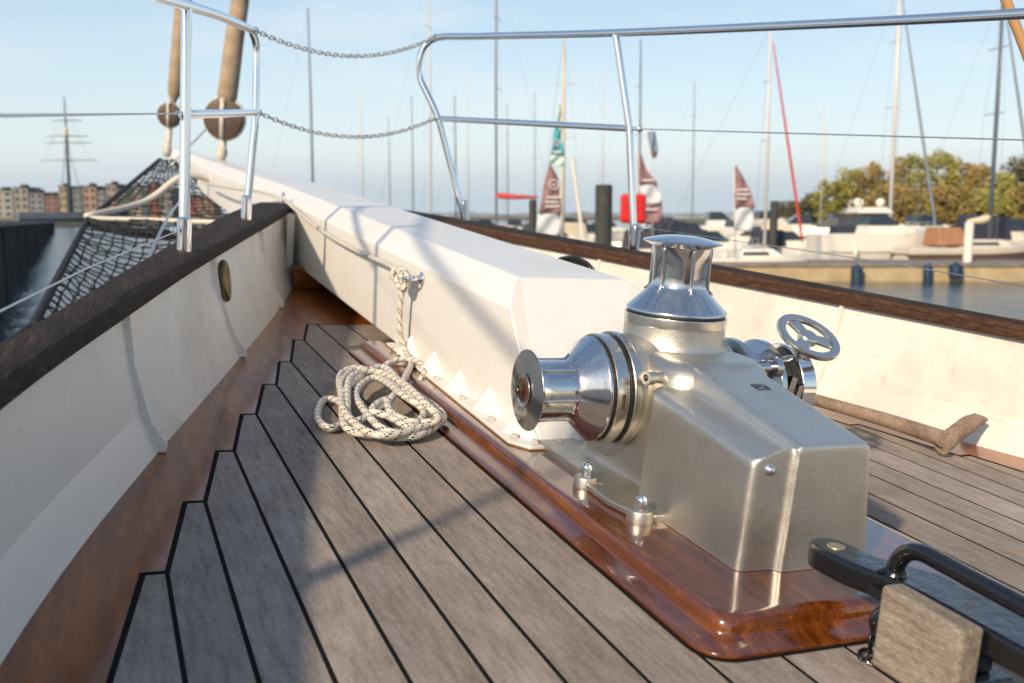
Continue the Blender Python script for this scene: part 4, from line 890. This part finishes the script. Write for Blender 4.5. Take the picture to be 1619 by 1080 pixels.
MB_ += [
 (1120, 58, .25, 6.5, 'white motor boat with black canopy left of the maroon flag by the pontoon', 'navy', 'hull', False, 1.0),
 (1185, 66, 2.9, 7.0, 'cream motor boat half hidden behind the low white sailboat', 'beige', 'hull2', False, 1.1),
 (1240, 62, .1, 6.0, 'small white motor boat with blue black cover left of the cruiser', 'navy', 'hull', False, 1.0),
 (1305, 74, 2.8, 8.0, 'white motor boat with dark canopy just behind the cruiser stern', 'navy', 'hull', False, 1.5),
 (930, 70, .3, 7.0, 'white motor boat between the leaning pole and the thick pile', 'beige', 'hull', False, 1.2),
 (1040, 84, 2.7, 8.0, 'white motor boat with dark windows behind the second maroon flag', None, 'hull', False, 1.5),
 (900, 88, .2, 8.0, 'distant white motor boat behind the cream mast', None, 'hull', False, 1.4),
 (765, 84, .5, 7.5, 'distant white motor boat left of the thin dark pile', None, 'hull', False, 1.4),
 (1130, 100, .0, 9.0, 'farthest white motor boat above the black canopied one', None, 'hull', False, 1.8),
 (1205, 104, .1, 9.0, 'farthest cream motor boat behind the mast with the red foresail', None, 'hull2', False, 1.9),
 (1540, 74, .2, 9.0, 'cream motor boat behind the brown sprayhood', None, 'hull2', False, 1.5),
]
for (px, d, rz, L, lab, can, hu, fly, hh) in MB_: motorboat(px, d, rz, L, lab, can, hu, fly, Hh=hh)
# pontoons
def pontoon(x0, x1, y0, y1, z, label):
    t = wthing('pontoon', label, 'pontoon', ((x0 + x1) / 2, y0, 0)); g = G(); g.box(((x0 + x1) / 2, (y0 + y1) / 2, z / 2 - .1), (x1 - x0, y1 - y0, z)); wobj('float', g, B['conc'], t, bevel=.04)
    g = G(); g.box(((x0 + x1) / 2, (y0 + y1) / 2, z - .02), (x1 - x0 + .15, y1 - y0 + .15, .14)); wobj('walkway', g, B['decking'], t, bevel=.02); return t
pontoon(bx(1010, 44), 40, 44.5, 48.5, .74, 'long sandy pontoon with grey walkway across the right of the marina')
pontoon(-8, bx(960, 62), 66, 68, .6, 'far low pontoon behind the starboard rail')
def pile(px, d, py, r, label, m='pile'):
    loc = (bx(px, d), d, 0); t = wthing('mooring_pile', label, 'pile', loc, 'mooring piles'); h = mh(py, d)
    g = G(); g.lathe([(-1, r), (h - .05, r), (h, r * .96)], loc, (0, 0, 1), 20); wobj('shaft', g, B[m], t, auto=40)
    g = G(); g.lathe([(h, r * .96), (h + .03, r * .8), (h + .04, .001)], loc, (0, 0, 1), 20); wobj('pile_cap', g, B[m], t)
pile(952, 40, 294, .34, 'thick dark pile standing left of the red box'); pile(842, 52, 317, .20, 'thin dark pile left of the teal and maroon flag'); pile(1217, 60, 319, .24, 'dark pile beside the mast with the red foresail')
pile(1522, 46, 352, .20, 'white post standing on the pontoon at right', 'hull' if False else 'pile')
bpy.data.objects['mooring_pile.003'].children[0].data.materials[0] = B['hull']; bpy.data.objects['mooring_pile.003'].children[1].data.materials[0] = B['hull']
def fender(px, d, z0, z1, r, label):
    c = Vector((bx(px, d), d, 0)); g = G(); g.lathe([(z0, r * .4), (z0 + .08, r), (z1 - .08, r), (z1, r * .4), (z1 + .06, .03)], c, (0, 0, 1), 14); wobj('dock_fender', g, B['teal'], loc=tuple(c), label=label, cat='fender', auto=60)
fender(1350, 44.1, -.15, .72, .26, 'dark blue fender at the left end of the three on the pontoon'); fender(1461, 44.1, -.1, .78, .2, 'slim dark blue fender in the middle of the three on the pontoon'); fender(1505, 44.1, .15, .82, .3, 'squat dark blue fender at the right of the three on the pontoon')
def pole(px0, py0, px1, py1, d, r, label, m, name='pole'):
    g = G(); a, b = at(px0, py0, d), at(px1, py1, d); g.tube([a, b], r, 10); wobj(name, g, B[m], loc=tuple(b), label=label, cat='pole', auto=60)
pole(905, 250, 924, 395, 50, .09, 'white leaning pole right of the teal flag', 'hull')
# red lifebuoy box on a post
t = wthing('lifebuoy_box', 'bright red lifebuoy box on a pale post behind the rail foot', 'lifebuoy box', tuple(at(1001, 400, 44)))
c = at(1001, 330, 44); g = G(); g.box(c, (1.12, .35, 1.28)); wobj('box', g, simple('red plastic', (.60, .012, .012), .4, .08, 2), t, bevel=.16, bseg=4)
g = G(); g.tube([at(1001, 352, 44) + Vector((0, .1, 0)), at(1001, 412, 44) + Vector((0, .1, 0))], .14, 10); wobj('post', g, B['beige'], t)
# flags
def flag(name, poly, d, bands, label, thick=.03, pole_px=None):
    # poly: list of (left px, right px, py) rows; bands: (py start, material)
    t = wthing(name, label, 'flag', tuple(at((poly[-1][0] + poly[-1][1]) / 2, poly[-1][2], d)))
    for bi, (y0, y1, m) in enumerate(bands):
        n = 10; V = []
        for i in range(n + 1):
            py = lerp(y0, y1, i / n); l = interp([(q[2], q[0]) for q in poly], py); r_ = interp([(q[2], q[1]) for q in poly], py)
            for k in range(7): p = at(lerp(l, r_, k / 6), py, d); p.y += .12 * math.sin(k * 1.1 + i * .5 + bi); V.append(p)
        Fs = [(i * 7 + k, i * 7 + k + 1, (i + 1) * 7 + k + 1, (i + 1) * 7 + k) for i in range(n) for k in range(6)]
        g = G(); g.add(V, Fs, True); o = wobj('cloth', g, m, t, recalc=False); s_ = o.modifiers.new('t', 'SOLIDIFY'); s_.thickness = .012
    if pole_px: a, b, c_, e_ = pole_px; g = G(); g.tube([at(a, b, d), at(c_, e_, d)], .035, 8); wobj('flagpole', g, B['alu'], t)
def cloth(name, c, a=.35):
    m = mat(name, c, .8); n = N(m); q = n.noise((1, 1, 1), 1.8, 4, .6); n.col(n.ramp(q, [(.35, c), (.62, tuple(min(1, x * 1.35 + .06) for x in c))]))
    tr = n.new('ShaderNodeBsdfTranslucent'); tr.inputs[0].default_value = (*c, 1); mx = n.new('ShaderNodeMixShader'); mx.inputs[0].default_value = a; out = n.t.nodes['Material Output']
    n.link(n.b.outputs[0], mx.inputs[1]); n.link(tr.outputs[0], mx.inputs[2]); n.link(mx.outputs[0], out.inputs[0]); return m
cM, cW, cT, cG = cloth('maroon flag cloth', (.30, .17, .175)), cloth('greyish white flag cloth', (.62, .63, .66)), cloth('teal flag cloth', (.06, .42, .50)), cloth('pale mint flag cloth', (.55, .72, .66))
flag('feather_flag', [(882, 886, 165), (876, 889, 205), (870, 892, 250), (867, 893, 262)], 50, [(165, 205, cG), (205, 245, cT), (245, 262, cG)], 'narrow teal and mint feather flag above the maroon flag', pole_px=(888, 160, 890, 410))
flag('banner_flag', [(868, 872, 262), (862, 884, 285), (856, 886, 320), (850, 886, 338), (847, 886, 372)], 50, [(262, 338, cM), (338, 372, cW)], 'maroon banner flag with white lower half left of the thick pile', pole_px=(886, 262, 888, 410))
g = G()
cP = mat('pale print', (.62, .56, .56), .8)
def emblem(idx, px, py, d, rp, bars):
    t = bpy.data.objects[idx]; g = G(); k = d / F_PX
    if rp:
        c = at(px, py, d - .16); g.tube([c + Vector((rp * k * math.cos(a), 0, rp * k * math.sin(a))) for a in [2 * math.pi * j / 20 for j in range(20)]], rp * k * .16, 6, closed=True); g.box(c, (rp * k * .8, .02, rp * k * .35))
    for (a, b, y) in bars: p = at((a + b) / 2, y, d - .16); g.box(p, ((b - a) * k, .015, 3.0 * k))
    wobj('print', g, cP, t)
flag('banner_flag', [(1008, 1012, 238), (1008, 1022, 268), (1010, 1038, 288), (1012, 1046, 312), (1014, 1048, 352)], 55, [(238, 292, cM), (292, 322, cW), (322, 352, cM)], 'maroon and white banner flag right behind the upright rail post', pole_px=(1009, 236, 1008, 400))
flag('feather_flag', [(1024, 1036, 208), (1028, 1041, 235), (1031, 1038, 250)], 58, [(208, 240, cloth('blue grey flag cloth', (.22, .30, .40))), (240, 250, cM)], 'small blue grey flag high up right of the rail post', pole_px=(1022, 188, 1034, 400))
flag('banner_flag', [(1161, 1164, 262), (1161, 1176, 280), (1161, 1186, 300), (1161, 1193, 328), (1159, 1189, 365)], 46, [(262, 328, cM), (328, 365, cW)], 'maroon banner flag with grey white lower half before the low sailboat', pole_px=(1161, 258, 1163, 408))

emblem('banner_flag', 876, 292, 50, 7, [(864, 886, 312), (862, 882, 319), (862, 885, 326)])
emblem('banner_flag.001', 1024, 283, 55, 0, [(1016, 1034, 285), (1018, 1040, 331)])
emblem('banner_flag.002', 1172, 297, 46, 0, [(1165, 1183, 300), (1165, 1186, 307), (1165, 1180, 314)])
emblem('feather_flag', 880, 226, 50, 5, [(874, 887, 240)])
# pier wall at far left
t = wthing('pier', 'dark timber pile wall of the pier at the left edge', 'pier', (-30, 60, 0))
g = G(); A0 = Vector((-15.4, 29.5)); A1 = Vector((-80, 175)); dv = (A1 - A0).normalized(); nv = Vector((-dv.y, dv.x)); n = 250; Lw = (A1 - A0).length
zw = lambda s_: lerp(2.95, 1.65, min(1, s_ / Lw))
A0 = A0 - dv * 22; Lw = (A1 - A0).length
for i in range(300):
    s_ = Lw * (i / 300); p = A0 + dv * s_; w = Lw / 300; z1 = lerp(2.95, 1.7, s_ / Lw); V = []
    o_ = .10 * (i % 2) + random.uniform(0, .05)
    for (a, b) in ((0, 0), (w * .82, 0), (w * .82, -1), (0, -1)): q = p + dv * a + nv * (-(o_) if b == 0 else .6); V.append((q.x, q.y))
    g.prism(V, -.5, z1 - .18 + random.uniform(-.04, .03))
wobj('pile_wall', g, simple('black tarred timber', (.022, .018, .015), .8, .5, 2), t)
g = G(); q = [A0 - nv * .2, A1 - nv * .2, A1 + nv * 14, A0 + nv * 14]; hz = [2.95, 1.7, 1.7, 2.95]
g.add([(p.x, p.y, h - .18) for p, h in zip(q, hz)] + [(p.x, p.y, h) for p, h in zip(q, hz)], [(3, 2, 1, 0), (4, 5, 6, 7), (0, 1, 5, 4), (1, 2, 6, 5), (2, 3, 7, 6), (3, 0, 4, 7)]); wobj('pier_deck', g, B['decking'], t)
g = G(); g.box((-112, 235, .6), (60, 5, 1.0)); wobj('jetty', g, B['pile'], loc=(-112, 235, 0), label='low dark jetty beyond the end of the pier', cat='jetty')
# harbour side: land strip and coloured apartment houses
g = G(); g.prism([(-600, 420), (-230, 420), (-225, 425), (-80, 430), (60, 470), (60, 900), (-900, 900), (-900, 420)][::1], -.5, 1.4); wobj('quay', g, simple('quay stone', (.16, .15, .13), .9, .3, .3), kind='structure')
wcols = [(.30, .23, .17), (.36, .29, .15), (.30, .30, .28), (.26, .12, .08), (.15, .20, .18), (.36, .21, .13), (.20, .21, .24), (.38, .35, .29), (.15, .19, .15), (.38, .08, .045), (.28, .25, .21)]
winm = mat('dark window glass', (.04, .05, .06), .15)
adj = ['ochre', 'cream', 'brick red', 'grey green', 'orange', 'slate grey', 'pale', 'olive', 'red', 'stone']
def house(px0, px1, py, d, col, label, nf=4):
    x0, x1 = bx(px0, d), bx(px1, d); h = mh(py, d); w = x1 - x0
    t = wthing('apartment_house', label, 'building', ((x0 + x1) / 2, d, 1.4), 'apartment houses along the far quay')
    col = tuple(lerp(sum(col) / 3, x, .72) * .85 for x in col); m = simple('facade', col, .85, .12, .2)
    g = G(); g.box(((x0 + x1) / 2, d + 6, 1.4 + (h - 1.4) / 2), (w, 12, h - 1.4)); wobj('wall', g, m, t)
    g = G(); g.box(((x0 + x1) / 2, d + 6, h + .2), (w + .5, 12.5, .4)); g.box((lerp(x0, x1, .35), d + 6, h + .9), (w * .25, 5, 1.4)); wobj('roof', g, B['pile'], t)
    nx = max(2, int(w / 3.2)); w0 = None
    for i in range(nx):
        for j in range(nf):
            cx_ = lerp(x0, x1, (i + .5) / nx); cz = 1.4 + (h - 1.4) * (j + .5) / nf
            if w0 is None: g = G(); g.box((cx_, d - .02, cz), (w / nx * .5, .12, (h - 1.4) / nf * .5)); w0 = wobj('window', g, winm, t); wc = (cx_, cz)
            else: c = w0.copy(); c.location = (cx_ - wc[0], 0, cz - wc[1]); COL.objects.link(c); c.parent = t
HS = [(4, 34, 302, .41, 2, 'grey flat-roofed apartment house at the far left of the quay'), (36, 58, 298, .4, 10, 'stone coloured apartment house second from the left'), (60, 82, 306, 0, 6, 'low slate grey house left of the tall ship'),
      (84, 104, 310, 0, 3, 'small brick red house left of the tall ship'), (106, 118, 296, 0, 1, 'ochre yellow house directly behind the tall ship mast'), (128, 142, 300, 0, 4, 'grey green house just right of the tall ship mast'), (144, 164, 296, 0, 5, 'orange apartment house with pale neighbour right of the tall ship'), (166, 178, 302, 0, 6, 'narrow slate house before the net'),
      (180, 196, 293, 0, 0, 'tall ochre brown house seen left of the net strop'), (198, 218, 300, 0, 8, 'dark olive apartment house behind the strop'), (220, 234, 298, 0, 7, 'cream apartment house behind the strop'), (236, 246, 297, 0, 4, 'narrow grey green house left of the red one'), (247, 259, 292, 0, 9, 'bright red apartment house left of the port post'),
      (262, 282, 298, 0, 2, 'grey apartment house directly left of the port post'), (300, 322, 312, 0, 9, 'low red house seen through the net right of the port post'), (323, 345, 310, 0, 5, 'low orange house seen through the net below the bowsprit')]
for (a, b, py, _, ci, lab) in HS: house(a, b, py, 432, wcols[ci], lab)
# low opposite shore, centre
g = G(); secs = []
random.seed(4)
for i in range(90):
    x = lerp(-60, 330, i / 89); h = 3.0 + .9 * random.random() + .5 * math.sin(i * .3); secs.append([(x, 620, -.5), (x, 624, h * .7), (x, 632, h), (x, 660, h * .9), (x, 700, -.5)])
g.loft(secs, smooth=True); wobj('far_shore', g, simple('distant shore', (.22, .24, .25), .95, .3, .1), kind='structure')
g = G(); g.prism([(45, 150), (260, 120), (400, 400), (60, 400), (38, 185)], -.5, .9); wobj('wooded_shore', g, simple('shore grass', (.12, .11, .06), .95, .3, .5), kind='structure')

# tall ship
t = wthing('tall_ship', 'distant square-rigged tall ship with three yards beyond the pier', 'tall ship', (bx(123, 250), 250, 0)); X0 = bx(123, 250)
g = G(); g.tube([(X0, 250, 1), (X0, 250, mh(225, 250)), (X0, 250, mh(157, 250))], [.5, .34, .10], 10); wobj('mast', g, B['dark'], t)
for py, hw_ in ((255, 45), (228, 38), (218, 34), (194, 24)):
    z = mh(py, 250); w = hw_ / F_PX * 250; g = G(); g.tube([(X0 - w, 250.5, z - .1), (X0, 250.3, z), (X0 + w, 250.5, z - .1)], [.09, .2, .09], 8); wobj('yard', g, B['rig'], t)
g = G()
for sx in (-1, 1):
    for k in range(3): g.tube([(X0 + sx * (2.8 + k * .5), 250 + k * 1.2, 3), (X0 + sx * .2, 250, mh(215 + k * 12, 250))], .05, 5)
    g.tube([(X0 + sx * 4, 250, mh(228, 250)), (X0, 250, mh(165, 250))], .03, 5); g.tube([(X0 + sx * 6, 250, mh(255, 250)), (X0, 250, mh(190, 250))], .03, 5)
wobj('shrouds', g, B['rig'], t)
g = G(); hullg(g, 26, 7, 3.4, bow=2); wobj('hull', xf(g, pose(Vector((X0, 252, 0)), .6)), B['dark'], t)
g = G(); g.sphere((X0, 249.8, mh(212, 250)), .8, 10, 8, (.7, .7, 1.6)); wobj('furled_topsail', g, B['beige'], t)

# trees on the wooded shore
def leafmat(name, c, c2):
    m = mat(name, c, .8); n = N(m); q = n.noise((1, 1, 1), .35, 4, .7); a = n.attr(); f = n.math('ADD', n.math('MULTIPLY', q, .6), n.math('MULTIPLY', a, .4)); n.col(n.ramp(f, [(.3, c), (.62, c2)])); return m
LM = [leafmat('olive autumn leaves', (.14, .13, .03), (.38, .34, .08)), leafmat('orange brown leaves', (.15, .11, .035), (.38, .27, .08)), leafmat('dark green leaves', (.05, .055, .025), (.15, .14, .06)), leafmat('yellow green leaves', (.17, .17, .03), (.42, .38, .08))]
bark = simple('bark', (.06, .045, .035), .9, .3, 2)
def tree(px, d, py, wpx, mi, label, n=1500, sparse=False):
    x = bx(px, d); h = mh(py, d); w = wpx / F_PX * d / 2; t = wthing('tree', label, 'tree', (x, d, .9), 'autumn trees on the right shore'); rnd = random.Random(int(px * 7 + d))
    g = G(); cr = [Vector((x, d, .9)), Vector((x + .2, d, h * .3)), Vector((x - .1, d, h * .62)), Vector((x, d, h * .85))]; g.tube(cr, [.42, .32, .2, .05], 8)
    for k in range(9):
        a = rnd.uniform(0, 6.28); z0 = rnd.uniform(.25, .6) * h; g.tube([Vector((x, d, z0)), Vector((x + math.cos(a) * w * .4, d + math.sin(a) * w * .4, z0 + h * .12)), Vector((x + math.cos(a) * w * .8, d + math.sin(a) * w * .8, z0 + h * .27))], [.14, .09, .03], 6)
    wobj('trunk', g, bark, t)
    g = G(); cl = []
    for k in range(40):
        a = rnd.uniform(0, 6.28); u = rnd.uniform(-1, 1); rr0 = rnd.uniform(.3, .9); cz = .56 + .36 * u * (.9 if u > 0 else 1.1); q = math.sqrt(max(.05, 1 - (u * .92) ** 2)); cl.append((Vector((x + math.cos(a) * w * rr0 * q, d + math.sin(a) * w * rr0 * q, h * cz)), rnd.uniform(.20, .36) * w))
    for k in range(n):
        c, r = rnd.choice(cl); v = Vector((rnd.gauss(0, 1), rnd.gauss(0, 1), rnd.gauss(0, 1))).normalized() * r * rnd.uniform(.4, 1.08) ** (.6)
        p = c + v; s_ = rnd.uniform(.12, .34); a_ = Vector((rnd.gauss(0, 1), rnd.gauss(0, 1), rnd.gauss(0, .6))).normalized(); b_ = a_.orthogonal().normalized()
        if p.z > h * 1.0: p.z = h - rnd.random() * .4
        g.add([p - a_ * s_, p + b_ * s_ * .6, p + a_ * s_, p - b_ * s_ * .6], [(0, 1, 2, 3)], rnd=rnd.random())
    wobj('crown', g, LM[mi], t, recalc=False)
TR_ = [(1300, 185, 283, 60, 0, 'lowest olive tree at the left end of the far row'), (1340, 178, 262, 75, 0, 'rounded olive tree second from the left of the row'), (1385, 172, 250, 80, 1, 'orange tinged tree behind the pale thick mast'), (1425, 176, 238, 80, 0, 'tall olive tree behind the grey furled foresail'), (1468, 178, 231, 80, 3, 'tallest yellow green tree above the cruiser'),
       (1505, 190, 248, 60, 1, 'sparse brown tree right of the tallest tree'), (1535, 182, 255, 60, 1, 'brown orange tree left of the dark mast'), (1572, 170, 268, 56, 3, 'bright yellow green bushy tree behind the dark mast'), (1598, 180, 238, 80, 2, 'dark green tree near the right edge'), (1640, 175, 222, 90, 2, 'dark tree cut off by the right edge'),
       (1410, 160, 290, 90, 1, 'low brown bushy tree behind the cruiser radar domes'), (1490, 160, 292, 90, 1, 'low rust coloured tree above the brown sprayhood'), (1545, 160, 298, 80, 0, 'low olive tree just left of the dark mast foot'), (1620, 158, 288, 90, 1, 'low brown tree in the right corner of the row'), (1275, 230, 305, 50, 2, 'far dark green tree tapering to the row left end'), (1240, 300, 318, 60, 2, 'farthest small dark tree at the shore tip')]
for q in TR_: tree(*q[:6] if False else (q[0], q[1], q[2], q[3], q[4]), label=q[5], n=5200)

# ================================================================== light, sky, camera
Ls = Vector((1.0, .70, -.68)).normalized(); Lw_ = SR @ Ls                      # direction the sunlight travels
el = math.asin(-Lw_.z); az = math.atan2(-Lw_.x, -Lw_.y)                        # towards the sun; azimuth from +Y clockwise
sun = bpy.data.objects.new('sun', bpy.data.lights.new('sun', 'SUN')); COL.objects.link(sun)
sun.data.energy = 3.6; sun.data.angle = R(2.4); sun.data.color = (1.0, .82, .60); sun.rotation_mode = 'QUATERNION'; sun.rotation_quaternion = Lw_.to_track_quat('-Z', 'Y')
w = bpy.data.worlds.new('World'); scn.world = w; w.use_nodes = True; nt = w.node_tree; bg = nt.nodes['Background']
sky = nt.nodes.new('ShaderNodeTexSky'); sky.sky_type = 'NISHITA'; sky.sun_disc = False; sky.sun_elevation = max(el, R(12)); sky.sun_rotation = az; sky.air_density = 1.0; sky.dust_density = 2.2; sky.ozone_density = 1.0
tc = nt.nodes.new('ShaderNodeTexCoord'); sp_ = nt.nodes.new('ShaderNodeSeparateXYZ'); nt.links.new(tc.outputs['Generated'], sp_.inputs[0])
no = nt.nodes.new('ShaderNodeTexNoise'); no.inputs['Scale'].default_value = 2.2; no.inputs['Detail'].default_value = 5; mp = nt.nodes.new('ShaderNodeMapping'); mp.inputs['Scale'].default_value = (1, 1, 9); nt.links.new(tc.outputs['Generated'], mp.inputs[0]); nt.links.new(mp.outputs[0], no.inputs['Vector'])
ad = nt.nodes.new('ShaderNodeMath'); ad.operation = 'MULTIPLY_ADD'; nt.links.new(no.outputs['Fac'], ad.inputs[0]); ad.inputs[1].default_value = -.035; nt.links.new(sp_.outputs[2], ad.inputs[2])
cr = nt.nodes.new('ShaderNodeValToRGB'); e = cr.color_ramp.elements; e[0].position = 0.0; e[0].color = (1, 1, 1, 1); e[1].position = .045; e[1].color = (0, 0, 0, 1); nt.links.new(ad.outputs[0], cr.inputs[0])
mx = nt.nodes.new('ShaderNodeMix'); mx.data_type = 'RGBA'; fm = nt.nodes.new('ShaderNodeMath'); fm.operation = 'MULTIPLY'; fm.inputs[1].default_value = .75; nt.links.new(cr.outputs[0], fm.inputs[0]); nt.links.new(fm.outputs[0], mx.inputs[0]); mx.inputs[7].default_value = (2.75, 3.2, 3.65, 1)
gr = nt.nodes.new('ShaderNodeValToRGB'); ge = gr.color_ramp.elements
while len(ge) < 6: ge.new(.5)
for q_, (p_, c_) in zip(ge, [(0, (.70, .77, .80)), (.05, (.83, .91, .92)), (.12, (.70, .85, .93)), (.26, (.42, .62, .84)), (.55, (.20, .34, .60)), (1, (.22, .30, .44))]): q_.position = p_; q_.color = (*c_, 1)
nt.links.new(sp_.outputs[2], gr.inputs[0])
sc_ = nt.nodes.new('ShaderNodeVectorMath'); sc_.operation = 'SCALE'; sc_.inputs[3].default_value = 5.0; nt.links.new(gr.outputs[0], sc_.inputs[0])
m2 = nt.nodes.new('ShaderNodeMix'); m2.data_type = 'RGBA'; m2.inputs[0].default_value = .78; nt.links.new(sky.outputs[0], m2.inputs[6]); nt.links.new(sc_.outputs[0], m2.inputs[7]); cn = nt.nodes.new('ShaderNodeTexNoise'); cn.inputs['Scale'].default_value = 3.1; cn.inputs['Detail'].default_value = 7; cn.inputs['Roughness'].default_value = .6; cmp_ = nt.nodes.new('ShaderNodeMapping'); cmp_.inputs['Scale'].default_value = (1, 1, 5); nt.links.new(tc.outputs['Generated'], cmp_.inputs[0]); nt.links.new(cmp_.outputs[0], cn.inputs['Vector'])
cm_ = nt.nodes.new('ShaderNodeMapRange'); nt.links.new(cn.outputs['Fac'], cm_.inputs[0]); cm_.inputs[1].default_value = .48; cm_.inputs[2].default_value = .78; cm_.inputs[3].default_value = 0; cm_.inputs[4].default_value = .55
m3 = nt.nodes.new('ShaderNodeMix'); m3.data_type = 'RGBA'; nt.links.new(cm_.outputs[0], m3.inputs[0]); nt.links.new(m2.outputs[2], m3.inputs[6]); m3.inputs[7].default_value = (4.6, 4.8, 4.85, 1); nt.links.new(m3.outputs[2], mx.inputs[6])
nt.links.new(mx.outputs[2], bg.inputs[0]); bg.inputs[1].default_value = .15
cam = bpy.data.objects.new('camera', bpy.data.cameras.new('camera')); COL.objects.link(cam); cam.matrix_world = Matrix.Translation(CAMP) @ CAMR.to_4x4()
cam.data.sensor_width = 36; cam.data.lens = F_PX / 1619 * 36; cam.data.clip_start = .05; cam.data.clip_end = 6000
cam.data.dof.use_dof = True; cam.data.dof.focus_distance = 1.72; cam.data.dof.aperture_fstop = 5.0; cam.data.dof.aperture_blades = 9
scn.camera = cam
scn.view_settings.view_transform = 'Standard'; scn.view_settings.look = 'None'; scn.view_settings.exposure = 0.40; scn.view_settings.gamma = 1
scn.render.engine = 'CYCLES'
print('sun elevation', math.degrees(el), 'azimuth', math.degrees(az))
